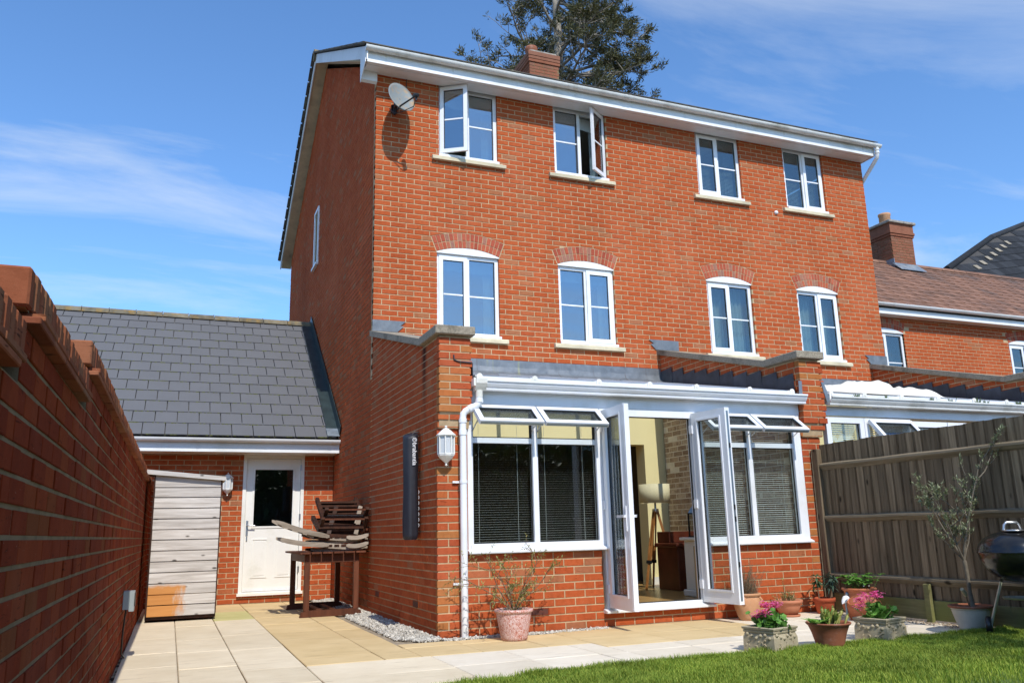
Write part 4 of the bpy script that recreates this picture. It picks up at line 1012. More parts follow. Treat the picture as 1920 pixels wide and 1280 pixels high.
m = MB(); m.fbox(GF,a+.01,b-.01,c+.005,c+.045,-.011,.0); m.build('weather_bar','white_upvc',door)
m = MB()
for z in (.42,1.2,1.95): m.fbox(GF,b-.012,b+.012,z,z+.09,-.01,.016)
m.build('hinge','steel',fr)
# roof
RY0,RZ0,RY1,RZ1 = 2.21,2.415,5.645,5.02; ang = math.atan2(RZ1-RZ0,RY1-RY0); SLn = math.hypot(RZ1-RZ0,RY1-RY0)
m = MB(); m.prism([(RY0+.02,RZ0-.035),(RY1,RZ1-.035),(2*RY1-RY0,RZ0-.035),(2*RY1-RY0,RZ0-.08),(RY1,RZ1-.09),(RY0+.02,RZ0-.08)],-4.9,-.002,'x'); groof = m.build('roof','groove',gar)
def tile_mesh(w_): 
    t = MB(); t.box((0,0,-.008),(w_,.40,.008),.002); q = t.mesh('slate'); q.materials.append(MAT['slate']); return q
tms = {}
gauge = SLn/13.0; tw = .305
for r_ in range(13):
    off = .0 if r_%2 else -tw/2; x = -.115+off; 
    xr = -.06; first = True
    while xr > -4.85:
        xl = -.06-(tw if not (first and r_%2) else tw/2) if first else xr-tw
        w_ = round(xr-xl-.010,3)
        if w_ not in tms: tms[w_] = tile_mesh(w_)
        s = r_*gauge-.01; Mx = Matrix.Translation((xl+.003,RY0,RZ0))@Matrix.Rotation(ang,4,'X')@Matrix.Translation((0,s,.014))@Matrix.Rotation(-.042+random.uniform(-.003,.003),4,'X')@Matrix.Rotation(random.uniform(-.004,.004),4,'Z')
        link('slate',tms[w_],None,groof,Mx); xr = xl; first = False
# moss along the course edges
rg = random.Random(11); mo = MB()
for r_ in range(12):
    for _ in range(80):
        x = rg.uniform(-4.2,-.15); s = r_*gauge-.012; q = rg.uniform(.004,.009)
        P = Matrix.Translation((x,RY0,RZ0))@Matrix.Rotation(ang,4,'X')@Vector((0,s,.010))
        mo.box((P.x-q*1.8,P.y-q,P.z-q*.6),(P.x+q*1.8,P.y+q*.5,P.z+q*.5))
o = mo.build('moss','moss',groof); o['kind']='stuff'
for k in range(11):
    m = MB(); x1 = -.02-k*.45; n=10; rr = .12
    prf = [(RY1+rr*math.cos(math.pi*i/n),RZ1-.045+rr*.9*math.sin(math.pi*i/n)) for i in range(n+1)]; m.sweep(prf,x1-.44,x1,'x',True); m.add([(x1-.44,*p) for p in prf],[tuple(range(n+1))]); m.tube([(x1,RY1,RZ1+.065),(x1-.012,RY1,RZ1+.072)],.012,6)
    m.build('ridge_tile','ridge_tile',groof)
for k in range(3):
    a0,a1 = SLn*k/3-(.02 if k else 0), SLn*(k+1)/3
    Mx = Matrix.Translation((0,RY0,RZ0))@Matrix.Rotation(ang,4,'X'); m = MB(); m.box((-.19,a0,.03+.004*(2-k)),(-.02,a1,.036+.004*(2-k)),0,Mx); m.box((-.022,a0,.03),(-.012,a1,.20),0,Mx); m.build('lead_flashing','lead_green' if k else 'lead_green',groof)
m = MB(); Mx = Matrix.Translation((0,RY0,RZ0))@Matrix.Rotation(ang,4,'X'); m.box((-.20,-.03,.046),(-.016,.20,.05),0,Mx); m.build('lead_flashing','lead',groof)
m = MB(); m.box((-4.9,RY0+.03,2.185),(.0-.004,RY0+.05,2.35)); m.box((-4.9,RY0+.05,2.187),(-.004,GY,2.20)); m.build('fascia','white_trim',gar)
m = MB(); gutter(m,-4.9,-.006,RY0+.028,2.375,.056); gg = m.build('gutter','white_trim',gar)
for x in (-.15,-1.1,-2.05,-3.0,-3.9):
    m = MB(); pr = [(RY0+.028-.056+.0585*math.cos(t),2.375-.0585*math.sin(t)) for t in [math.pi*i/10 for i in range(11)]]; m.sweep(pr,x-.018,x+.018,'x',True); m.build('gutter_bracket','white_trim',gg)

# ================================================================== garden wall on the left
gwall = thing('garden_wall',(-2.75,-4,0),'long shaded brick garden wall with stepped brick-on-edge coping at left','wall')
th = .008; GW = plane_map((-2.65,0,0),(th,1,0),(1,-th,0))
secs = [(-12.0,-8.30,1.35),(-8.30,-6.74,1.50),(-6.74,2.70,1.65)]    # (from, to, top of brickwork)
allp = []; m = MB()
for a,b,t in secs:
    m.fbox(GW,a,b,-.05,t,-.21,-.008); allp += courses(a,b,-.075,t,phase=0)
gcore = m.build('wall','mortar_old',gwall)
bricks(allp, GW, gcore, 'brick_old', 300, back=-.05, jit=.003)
be = MB(); be.box((-.031,-.1075,0),(.031,.1075,.105),.006); bem = be.mesh('coping_brick'); bem.materials.append(MAT['brick_coping'])
ct = MB(); ct.box((-.13,-.135,-.010),(.13,.135,.010),.003); ctm = ct.mesh('creasing_tile'); ctm.materials.append(MAT['brick_coping'])
for a,b,t in secs:
    for row in (0,1):
        u = a+.13+(.13 if row else 0)*.5
        while u < b-.1:
            Mx = basis(GW(u,t+.013+row*.023,-.105+.005*row),-GW.N,GW.U,(0,0,1)); Mx = basis(GW(u,t+.013+row*.023,-.105),GW.U,-GW.N,(0,0,1))
            link('creasing_tile',ctm,None,gwall,Mx); u += .27
    u = a+.031
    while u < b-.02:
        link('coping_brick',bem,None,gwall,basis(GW(u,t+.05,-.107+random.uniform(-.004,.004)),GW.U,-GW.N,(0,0,1))@Matrix.Rotation(random.uniform(-.03,.03),4,'Y')); u += .0725
    m = MB(); m.fbox(GW,a+.01,b-.01,t+.048,t+.128,-.20,-.012); m.build('bedding','mortar_old',gwall)
m = MB(); rg = random.Random(9)
for _ in range(260):                                  # debris line in the gap at the wall foot
    u = rg.uniform(-5,2.4); q = rg.uniform(.004,.012); P = GW(u,rg.uniform(-.03,-.012),rg.uniform(.0,.05)); m.box((P.x-q,P.y-q,P.z),(P.x+q,P.y+q,P.z+q*.8))
o = m.build('debris','soil',gwall); o['kind']='stuff'
# outdoor socket with cable
sk = thing('outdoor_socket',GW(-2.72,.40,0),'grey weatherproof socket box with black cable on garden wall','socket')
f = GW
m = MB(); m.fbox(f,-2.80,-2.645,.40,.545,0,.045); m.build('box','grey_box',sk)
m = MB(); m.fbox(f,-2.795,-2.65,.385,.545,.046,.085); m.build('cover','grey_box',sk)
m = MB(); m.fbox(f,-2.80,-2.72,.425,.53,.086,.092); m.build('gasket','black_plastic',sk)
m = MB(); m.tube([f(-2.73,.40,.025),f(-2.73,.34,.02),f(-2.735,.2,.012),f(-2.73,.05,.012),f(-2.6,.0,.03)],.007,8); m.build('cable','black_plastic',sk)

# ================================================================== fence
fence = thing('timber_fence',(4.6,-5,0),'weathered grey close-board timber fence dividing the two gardens','fence')
FX = 4.60; rg = random.Random(21)
bms = []
for k in range(5):
    m = MB(); w_ = .118+.004*k; n=6; vs=[];  t0,t1 = .018,.008
    m.prism([(-w_/2,0),(w_/2,0),(w_/2,t1),(-w_/2,t0)],-.06,1.64,'z'); q = m.mesh('board'); q.materials.append(MAT['fence_wood']); bms.append(q)
y = -3.06
while y > -8.6:
    Mx = Matrix.Translation((FX+.004,y,.21+rg.uniform(-.006,.008)))@Matrix.Rotation(R(-90),4,'Z')@Matrix.Rotation(rg.uniform(-.006,.006),4,'Y')
    link('board',bms[rg.randrange(5)],None,fence,Mx); y -= .103+rg.uniform(-.004,.004)
for k,(z,mt) in enumerate(((1.60,'fence_rail'),(1.015,'fence_rail'),(.385,'fence_rail'))):
    m = MB(); m.prism([(FX,z-.035),(FX-.048,z+.015),(FX-.045,z+.038),(FX,z+.055)],-5.90,-3.0,'y') if 0 else None
    vs = []; n = 14
    for i in range(n+1):
        yy = -3.0-2.95*i/n; wv = .006*math.sin(i*1.3+k); wv *= .4; vs += [(FX,yy,z-.045+wv),(FX-.045,yy,z+.0+wv),(FX-.043,yy,z+.018+wv),(FX,yy,z+.036+wv)]
    F=[(4*i+j,4*i+(j+1)%4,4*i+4+(j+1)%4,4*i+4+j) for i in range(n) for j in range(4)]+[(0,1,2,3)]
    m.add(vs,F); r_ = m.build('rail',mt,fence)
    m = MB(); m.prism([(FX,z-.045),(FX-.052,z+.005),(FX-.050,z+.030),(FX,z+.052)],-8.6,-5.99,'y'); m.build('rail',mt,fence)
m = MB(); m.box((FX-.055,-3.02,-.1),(FX+.045,-2.92,1.80),.008); m.build('post','fence_wood',fence)
m = MB(); m.box((FX-.055,-5.99,-.1),(FX+.045,-5.89,1.80),.008); m.build('post','fence_wood',fence)
m = MB(); m.box((FX-.03,-5.885,.02),(FX-.005,-3.03,.205),.004); m.build('gravel_board','fence_green',fence)
m = MB(); m.box((FX-.03,-8.6,.02),(FX-.005,-5.995,.205),.004); m.build('gravel_board','fence_green',fence)
m = MB(); m.box((FX-.075,-4.37,-.05),(FX-.032,-4.30,.36),.005); m.build('cleat','fence_green',fence)
m = MB(); m.beam((FX-.054,-2.93,.05),(FX-.048,-2.93,1.79),.004,.03); m.build('post_edge','fence_rail',fence)
# ================================================================== houses to the right
nh = thing('brick_house',(15,5,0),'two storey red brick house with brown tiled roof behind the conservatories','house')
NY = 2.0; NF = plane_map((0,NY,0),(1,0,0),(0,-1,0)); no = [(10.75,11.72,3.55,4.80),(14.85,15.80,3.72,4.78)]
m = MB(); slab(m,NF,[9.3,22],[0,5.25],no,-.2,-.008); nw = m.build('wall','mortar',nh)
ARN = [((a+b)/2,(b-a)/2,d) for a,b,c,d in no]
po = []
for p in courses(9.3,19.5,3.0,5.24,no):
    cu = sum(q[0] for q in p)/4; cz = sum(q[1] for q in p)/4
    if any(abs(cu-xc)<hw+.10 and cz>d and math.hypot(cu-xc,cz-(d+.09-1.3)) < 1.3+.22 for xc,hw,d in ARN): continue
    po.append(p)
bricks(po, NF, nw, 'brick_red', 260, back=-.05)
for (a,b,c,d),gl in zip(no,('glass_mid','glass_mid')):
    win = casement(nh,a,b,c,d,NF,'L',gl,stone=False)
    xc,hw = (a+b)/2,(b-a)/2; h=.085; Rr=(hw*hw+h*h)/(2*h); cz=d+.01+h-Rr; al=math.asin(hw/Rr); po=[]; n=15
    for k in range(n):
        t0,t1=-al+2*al*k/n+.003,-al+2*al*(k+1)/n-.003
        for r0,r1 in ((Rr+.003,Rr+.105),(Rr+.114,Rr+.222)): po.append([(xc+math.sin(t0)*r0,cz+math.cos(t0)*r0),(xc+math.sin(t1)*r0,cz+math.cos(t1)*r0),(xc+math.sin(t1)*r1,cz+math.cos(t1)*r1),(xc+math.sin(t0)*r1,cz+math.cos(t0)*r1)])
    bricks(po,NF,nw,'brick_arch',34,back=-.04,rest='arch_brick',stuff=False)
    pl=[(xc-hw,d-.002),(xc+hw,d-.002)]+[(xc+math.sin(al-2*al*i/10)*Rr,cz+math.cos(al-2*al*i/10)*Rr) for i in range(11)]
    m=MB(); m.add([NF(u,z,-.006) for u,z in pl],[tuple(range(len(pl)))]); m.build('arch_board','white_upvc',win)
m = MB(); m.box((9.3,NY+.3,0),(22,NY+.4,5.2)); m.build('partition','room_dark',nh)
m = MB(); m.box((9.3,NY-.24,5.13),(22,NY-.22,5.30)); m.box((9.3,NY-.22,5.13),(22,NY,5.145)); m.build('fascia','white_trim',nh)
m = MB(); gutter(m,9.3,22,NY-.242,5.335,.058); ng = m.build('gutter','white_trim',nh)
for k in range(8):
    m = MB(); x=10.2+k*1.0; pr=[(NY-.242-.058+.061*math.cos(t),5.335-.061*math.sin(t)) for t in [math.pi*i/10 for i in range(11)]]; m.sweep(pr,x-.02,x+.02,'x',True); m.build('gutter_bracket','white_trim',ng)
ny0,nz0,ny1,nz1 = NY-.28,5.345,5.0,7.60; na=math.atan2(nz1-nz0,ny1-ny0); nl=math.hypot(nz1-nz0,ny1-ny0)
m = MB(); m.prism([(ny0+.03,nz0-.05),(ny1,nz1-.05),(2*ny1-ny0,nz0-.05),(2*ny1-ny0,nz0-.1),(ny1,nz1-.12),(ny0+.03,nz0-.1)],9.3,24,'x'); nroof = m.build('roof','groove',nh)
nrow = 13; nga = nl/nrow; rt = {}
for r_ in range(nrow):
    x = 10.0-(.165 if r_%2 else 0); m = None
    cnt = 0
    while x < 20.2:
        if 'a' not in rt:
            t=MB(); t.box((.002,0,-.008),(.328,nga+.07,.010),.003); t.tube([(.29,0,.008),(.29,nga+.07,.008)],.014,6); rt['a']=t.mesh('roof_tile'); rt['a'].materials.append(MAT['tile_brown'])
        Mx=Matrix.Translation((x,ny0,nz0))@Matrix.Rotation(na,4,'X')@Matrix.Translation((0,r_*nga-.01,.012))@Matrix.Rotation(-.045+random.uniform(-.004,.004),4,'X')
        q = px(Mx@Vector((.16,.15,0)))
        if q and q[0] < 1960 and q[0] > 1630: link('roof_tile',rt['a'],None,nroof,Mx)
        x += .33
for k in range(24):
    m=MB(); x0=9.9+k*.45; prf=[(ny1+.13*math.cos(math.pi*i/8),nz1-.05+.11*math.sin(math.pi*i/8)) for i in range(9)]; m.sweep(prf,x0,x0+.44,'x',True); m.add([(x0,*p) for p in prf],[tuple(range(9))]); m.build('ridge_tile','tile_brown',nroof)
ncx=15.02
m = MB(); m.box((ncx-.34,4.66,6.8),(ncx+.42,5.36,8.62)); m.build('chimney','mortar_old',nh)
chim(ncx-.34,ncx+.42,4.66,5.36,(6.9,8.25),nh,0)
m = MB(); m.box((ncx-.37,4.63,8.25),(ncx+.45,5.4,8.31),.004); m.box((ncx-.39,4.61,8.317),(ncx+.47,5.42,8.385),.004); m.box((ncx-.37,4.63,8.39),(ncx+.45,5.4,8.60)); m.build('chimney_head','brick_chimney',nh)
m = MB(); m.box((ncx-.43,4.57,8.60),(ncx+.51,5.46,8.67),.01); m.build('chimney_cap','lichen_slab',nh)
m = MB(); m.lathe([(.12,8.66),(.15,8.68),(.145,8.92),(.16,8.94),(.16,8.99),(.12,8.99),(.11,8.7)],(ncx-.10,5.0,0),18); m.build('chimney_pot','terracotta_buff',nh)
m = MB(); m.box((ncx-.36,4.63,7.25),(ncx+.44,4.652,7.50)); m.box((ncx-.366,4.63,7.25),(ncx-.346,5.3,7.62)); m.prism([(4.66,7.50),(4.40,7.26),(4.40,7.25),(4.66,7.45)],ncx-.40,ncx+.48,'x'); m.build('lead_flashing','lead',nh)
# far slate roof
fh = thing('slate_roofed_house',(33,16,0),'distant house with dark slate roof at far right edge','house')
A_,B_,C_ = Vector((28.06,14,11.5)),Vector((36.55,18,15.3)),Vector((53.29,24.88,21.65)); E0,E1 = Vector((23.6,10.69,8.1)),Vector((35.0,13.92,10.74)); E2 = E1+(E1-E0)*2.2
m = MB(); m.add([E0,E1,E2,C_,B_,A_],[(0,1,2,3,4,5)]); m.add([p_+Vector((1,7,-7)) for p_ in (E0,A_,B_,C_)]+[E0,A_,B_,C_],[(4,5,1,0),(5,6,2,1),(6,7,3,2)]); froof = m.build('roof','groove',fh)
m = MB(); m.box((27,15.5,0),(60,30,8.0)); m.build('wall','brick_chimney',fh)
ux = (E1-E0).normalized(); nn_ = (B_-A_).cross(E1-A_).normalized(); nn_ = nn_ if nn_.y < 0 else -nn_; vy = nn_.cross(ux); vy = vy if vy.z > 0 else -vy
t=MB(); t.box((.008,0,-.01),(.792,.60,.016),.003); ftm=t.mesh('slate'); ftm.materials.append(MAT['slate_far']); cnt=0
def inside_f(q): return q is not None and q[1] > 505+(q[0]-1775)*(-60/83 if q[0]<1858 else 0)+(-60-(q[0]-1858)*.41 if q[0]>=1858 else 0)+2 and q[0] > 1740
for r_ in range(40):
    for k in range(44):
        P = E0+ux*(k*.80+(.4 if r_%2 else 0))+vy*(r_*.52); Mx = basis(P+nn_*.02,ux,vy,nn_)@Matrix.Rotation(-.045,4,'X'); q = px(P+ux*.4+vy*.25)
        if inside_f(px(P+vy*.5)) and inside_f(px(P+ux*.8+vy*.5)) and inside_f(q) and q[0]<1950 and q[1]<560 and cnt<300: link('slate',ftm,None,froof,Mx); cnt+=1
m = MB(); m.tube([A_,B_],.15,8); m.tube([B_,C_],.15,8); m.build('hip_tile','slate_far',froof)
for k in range(7):
    P = A_.lerp(B_,.12+k*.13)+ux*1.5-vy*.55; m = MB(); m.box((0,0,.05),(.42,.30,.07),0,basis(P,ux,vy,nn_)); m.build('pale_slip','coping',froof)

# ================================================================== conifer behind the house
def tree():
    t = thing('conifer_tree',(13.6,22,0),'tall dark conifer with open spreading branches rising behind the roof','tree')
    rg = random.Random(17); tx,ty = 13.42,22
    def trunk(z): return Vector((tx+.25*math.sin(z*.35)+ (z-22)*.07, ty+.1*math.sin(z*.5), z))
    zs=[0,8,14,18,19.5,21,22,23,24,25,26,27,28,29.5,31,32,33,34]
    m = MB(); m.tube([trunk(z) for z in zs],[.6,.48,.36,.28,.27,.255,.24,.225,.21,.19,.17,.15,.13,.11,.09,.07,.05,.02],10); m.build('trunk','bark_tree',t)
    lm = MB(); lf = MB()
    def tuft(p, d, s):
        for _ in range(rg.randint(15,21)):
            a = Vector((rg.gauss(0,1),rg.gauss(0,1),rg.gauss(.25,.8)))+d*1.3; a.normalize(); L_ = s*rg.uniform(.5,1.15)
            o = p+Vector((rg.gauss(0,s*.36),rg.gauss(0,s*.36),rg.gauss(0,s*.26))); b = a.orthogonal().normalized(); b = Matrix.Rotation(rg.uniform(0,6.28),3,a)@b*(L_*rg.uniform(.07,.13))
            lf.add([o,o+a*L_*.5-b,o+a*L_,o+a*L_*.5+b],[(0,1,2,3)])
    def limb(p, d, L_, r_, depth):
        n = max(4,int(L_/.45)); pts=[p.copy()]; dd=d.copy()
        for i in range(n):
            dd = dd+Vector((rg.gauss(0,.13),rg.gauss(0,.13),rg.gauss(.035 if depth else .0,.12))); dd.normalize(); pts.append(pts[-1]+dd*(L_/n))
        lm.tube(pts,[max(.012,r_*(1-.85*i/n)) for i in range(n+1)],5,False)
        for i in range(2,n+1):
            fr_=i/n
            if depth < 2 and fr_ > .22:
                for _ in range(2 if depth==0 else 1):
                    if rg.random() < .82:
                        sd = (dd*.6+Vector((rg.gauss(0,.7),rg.gauss(0,.7),rg.gauss(.12,.35)))).normalized(); limb(pts[i],sd,L_*rg.uniform(.24,.46)*(1.15-fr_*.5),r_*.45*(1.1-fr_*.6),depth+1)
            if depth>=1 or fr_>.75: 
                if rg.random() < (.42 if depth==2 else .20): tuft(pts[i],dd,rg.uniform(.15,.28))
        if rg.random()<.85: tuft(pts[-1],dd,rg.uniform(.20,.34))
    z = 19.6
    while z < 33:
        Rm = (4.6-.10*(z-19.6)) if z<27 else 3.4-.5*(z-27); k = rg.randint(2,3)
        for _ in range(k):
            a = rg.uniform(0,6.283); up = rg.uniform(-.12,.28)
            limb(trunk(z),Vector((math.cos(a),math.sin(a),up)).normalized(),Rm*rg.uniform(.75,1.1),.12*(1-(z-19)/20),0)
        z += rg.uniform(.42,.62)
    lm.build('branches','bark_tree',t); lf.build('crown','leaf_conifer',t)
    print('tree faces',len(lf.f),len(lm.f))
tree()
# ================================================================== storage shed
shed = thing('storage_shed',(-2.15,.8,0),'narrow weathered wooden shed of horizontal boards against the brick wall','shed')
sx0,sx1,sy = -2.565,-1.775,.50
n = 13; h = (1.71-.07)/n
for k in range(n):
    z = .07+k*h; m = MB(); last = k==n-1
    zr = min(z+h-.004, 1.665) if last else z+h-.004; zl = z+h+ .02 if last else z+h-.004
    bo = .016; vs=[]
    m.add([(sx0+.02,sy-.022,z),(sx1-.012,sy-.022,z),(sx1-.012,sy-.010,zr),(sx0+.02,sy-.010,zl),(sx0+.02,sy+.006,z),(sx1-.012,sy+.006,z),(sx1-.012,sy+.006,zr),(sx0+.02,sy+.006,zl)],[(0,1,2,3),(4,7,6,5),(0,4,5,1),(1,5,6,2),(2,6,7,3),(3,7,4,0)])
    m.build('board','shed_board',shed,Matrix.Rotation(random.uniform(-.0015,.0015),4,'Y'))
m = MB(); m.box((sx0,sy+.008,.03),(sx1,sy+.62,1.64)); m.box((sx0+.004,sy-.028,.07),(sx0+.019,sy+.02,1.74)); m.box((sx1-.011,sy-.026,.08),(sx1+.002,sy+.02,1.66)); m.build('frame','teak_dark',shed)
m = MB(); m.prism([(-2.66,1.79),(-1.735,1.705),(-1.735,1.655),(-2.66,1.735)],sy-.075,sy-.05,'y'); m.build('roof_edge','shed_board',shed)
m = MB(); m.prism([(-2.63,1.76),(-1.74,1.67),(-1.74,1.655),(-2.63,1.745)],sy-.05,sy+.66,'y'); m.build('roof','shed_board',shed)

# ================================================================== table and the folded chairs heaped on it
tb = thing('garden_table',(-.46,.7,0),'dark red wooden garden table on sled feet by house wall','table')
TX0,TX1,TY0,TY1 = -.765,-.165,.03,1.28
for y,mt in ((TY0,'teak_red'),(TY1,'teak_dark')):
    m = MB(); m.prism([(TX0-.075,0),(TX1+.075,0),(TX1+.06,.055),(TX1-.0,.075),(TX0,.075),(TX0-.06,.055)],y-.035,y+.035,'y'); m.build('foot','teak_red',tb)
    for x in (TX0,TX1):
        m = MB(); m.box((x-.033,y-.03,.07),(x+.033,y+.03,.72),.004); m.build('leg','teak_red',tb)
    m = MB(); m.box((TX0-.03,y-.032,.63),(TX1+.03,y+.032,.735),.004); m.build('apron','teak_red',tb)
m = MB(); m.box((TX0-.028,TY0+.03,.64),(TX0+.028,TY1-.03,.73)); m.box((TX1-.028,TY0+.03,.64),(TX1+.028,TY1-.03,.73)); m.build('apron','teak_dark',tb)
for x in (-.55,-.38): m = MB(); m.box((x-.03,TY0+.03,.025),(x+.03,TY1-.03,.055)); m.build('stretcher','teak_red',tb)
for k in range(6):
    x = TX0-.10+k*.135; m = MB(); m.box((x,TY0-.12,.738),(x+.122,TY1+.10,.762),.004); m.build('plank','teak_red',tb)
def bow(a,b,sag,w_,h_,mat,par,name='rail',n=8):
    a=Vector(a); b=Vector(b); P=[]
    for i in range(n+1):
        t=i/n; P.append(a.lerp(b,t)+Vector((0,0,-sag*math.sin(math.pi*t))))
    m=MB(); d=(b-a).normalized(); s=d.cross(Vector((0,0,1))).normalized()*w_/2; V=[]
    for i,p in enumerate(P):
        e = h_/2*(.55 if i in (0,n) else 1); V += [p-s+Vector((0,0,-e)),p+s+Vector((0,0,-e)),p+s+Vector((0,0,e)),p-s+Vector((0,0,e))]
    F=[(4*i+j,4*i+(j+1)%4,4*i+4+(j+1)%4,4*i+4+j) for i in range(n) for j in range(4)]+[(0,1,2,3),(4*n+3,4*n+2,4*n+1,4*n)]
    m.add(V,F); return m.build(name,mat,par)
def lounge(z, lab, yo, xl, zl, mat1='teak_grey'):
    c = thing('folding_chair',(-.5,.5,z),lab,'chair','folded garden chairs heaped on the table')
    for k,y in enumerate((yo,yo+.46)):
        bow((xl,y,zl+.015*k),(-.52,y-.03,z+.01),.02,.034,.058,mat1,c,'back_rail'); bow((-.78,y+.04,z+.035),(-.10,y+.05,z-.03),.012,.03,.062,mat1,c,'seat_rail'); bow((-.30,y+.01,z-.005),(.0-.03,y-.02,z+.02),.02,.028,.05,mat1,c,'leg')
        bow((-.72,y+.10,z-.045),(-.02,y+.08,z-.03),.02,.028,.045,'teak_grey' if k==0 else 'teak_dark',c,'leg')
    for i in range(7):
        x = -.70+i*.085; m=MB(); m.box((x,yo+.02,z-.012),(x+.06,yo+.46,z+.010)); m.build('slat','teak_dark',c)
    for i in range(4):
        t=.15+i*.2; x=xl+(-.52-xl)*t; zz=zl+(z-zl)*t; m=MB(); m.beam((x,yo+.01,zz-.005),(x,yo+.45,zz+.01),.05,.02,(.3,0,1)); m.build('slat','teak_dark',c)
    return c
lounge(.835,'lowest grey folded wooden chair lying on the dark red table',-.02,-1.10,.92)
lounge(.935,'second weathered folded wooden chair with tall raised back end',-.03,-1.16,1.135)
def upright(z, lab, yo, tilt, xs_):
    c = thing('folding_chair',(-.3,.5,z),lab,'chair','folded garden chairs heaped on the table')
    x0,x1 = xs_; ct,st = math.cos(tilt),math.sin(tilt)
    def P(x,y,zz): return Vector((x, yo+y*ct-zz*st, z+y*st+zz*ct))
    for x in (x0,x1):
        m=MB(); m.beam(P(x,0,0),P(x,.62,.0),.045,.06); m.build('side_rail','teak_dark',c)
        m=MB(); m.beam(P(x+.01,.02,.02),P(x+.02,-.05,.17),.04,.045,(1,0,0)); m.build('arm','teak_dark',c)
    for y,zz,w_ in ((.03,.0,.07),(.14,.01,.09),(.26,.01,.09),(.38,.01,.09),(.5,.01,.09)):
        m=MB(); m.beam(P(x0,y,zz),P(x1,y,zz),w_,.028,(0,0,1)); m.build('slat','teak_dark',c)
    m=MB(); m.beam(P(x0+.02,-.045,.155),P(x1+.02,-.045,.150),.022,.022); m.build('rung','teak_red',c)
    m=MB(); m.beam(P(x0-.02,.0,.05),P(x1+.0,.0,.045),.03,.05); m.build('front_rail','teak_dark',c)
    m=MB(); m.box((x0+.03,.02,-.085),(x1-.03,.52,-.012),.006,Matrix.Translation((0,yo,z))@Matrix.Rotation(tilt,4,'X')); m.build('folded_seat','teak_dark',c)
    for x in (x0+.10,x1-.10): m=MB(); m.beam(P(x,-.03,-.05),P(x+.06,.10,.13),.035,.05,(1,0,0)); m.build('leg','teak_dark' if x<x0+.2 else 'teak_grey',c)
    if z > 1.1: m=MB(); m.beam(P(x0+.03,-.012,.062),P(x1-.02,-.012,.055),.018,.010); m.build('cap_rail','teak_grey',c)
    m=MB(); m.beam(P(x0-.06,-.05,-.03),P(x1+.02,-.06,-.075),.03,.035); m.build('rung','teak_dark',c)
    m=MB(); m.beam(P(x0-.02,-.06,-.085),P(x1+.05,-.05,-.12),.022,.025); m.build('rung','teak_red',c)
    return c
upright(1.015,'dark folded wooden chair lying in the middle of the heap',.04,R(16),(-.62,-.08))
upright(1.15,'topmost dark folded wooden chair with arms sticking up',.10,R(26),(-.57,-.06))

# ================================================================== wall lanterns
def lantern(f, u, zt, zb, lab):
    t = thing('wall_lantern',f(u,zb,0),lab,'lamp','white wall lanterns'); h = zt-zb; c = .075; r_ = h*.205
    def oc(z, rr, n=8): return [(math.cos(R(22.5+45*i))*rr, math.sin(R(22.5+45*i))*rr, z) for i in range(n)]
    def ring(m, lv):
        vs=[]; 
        for z,rr in lv: vs += [f(u+p[0],p[2],c+p[1]) for p in oc(z,rr)]
        k=len(lv); m.add(vs,[(8*i+j,8*i+(j+1)%8,8*i+8+(j+1)%8,8*i+8+j) for i in range(k-1) for j in range(8)],False)
    z_ = lambda q: zb+h*q
    m=MB(); ring(m,[(z_(.745),.001),(z_(.745),r_*1.18),(z_(.765),r_*1.18),(z_(.80),r_*.98),(z_(.87),r_*.62),(z_(.925),r_*.26),(z_(.935),r_*.10),(z_(.955),r_*.10),(z_(.965),r_*.17),(z_(.985),r_*.15),(z_(1),.001)]); m.build('cap','cream_upvc',t)
    m=MB(); ring(m,[(z_(.30),r_*.99),(z_(.26),r_*.99),(z_(.20),r_*.74),(z_(.13),r_*.40),(z_(.085),r_*.16),(z_(.06),r_*.09),(z_(.03),r_*.16),(z_(.0),.001)]); ring(m,[(z_(.30),.001),(z_(.30),r_*1.0)]); m.build('base','cream_upvc',t)
    m=MB()
    for i in range(8):
        p=oc(0,r_*.98)[i]; m.tube([f(u+p[0],z_(.29),c+p[1]),f(u+p[0],z_(.75),c+p[1])],r_*.085,6)
    for z in (.30,.73): ring(m,[(z_(z-.012),r_*1.02),(z_(z+.02),r_*1.02)])
    m.build('bars','cream_upvc',t)
    m=MB(); ring(m,[(z_(.30),r_*.90),(z_(.745),r_*.90)]); m.build('panes','clear_plastic',t)
    m=MB(); m.fbox(f,u-.045,u+.045,z_(.30),z_(.75),.0,c-r_*.7); m.build('back_plate','cream_upvc',t)
lantern(CF,.068,1.968,1.575,'white octagonal wall lantern beside the conservatory downpipe')
lantern(GF,-1.585,1.915,1.565,'white octagonal wall lantern beside the shed and pale door')

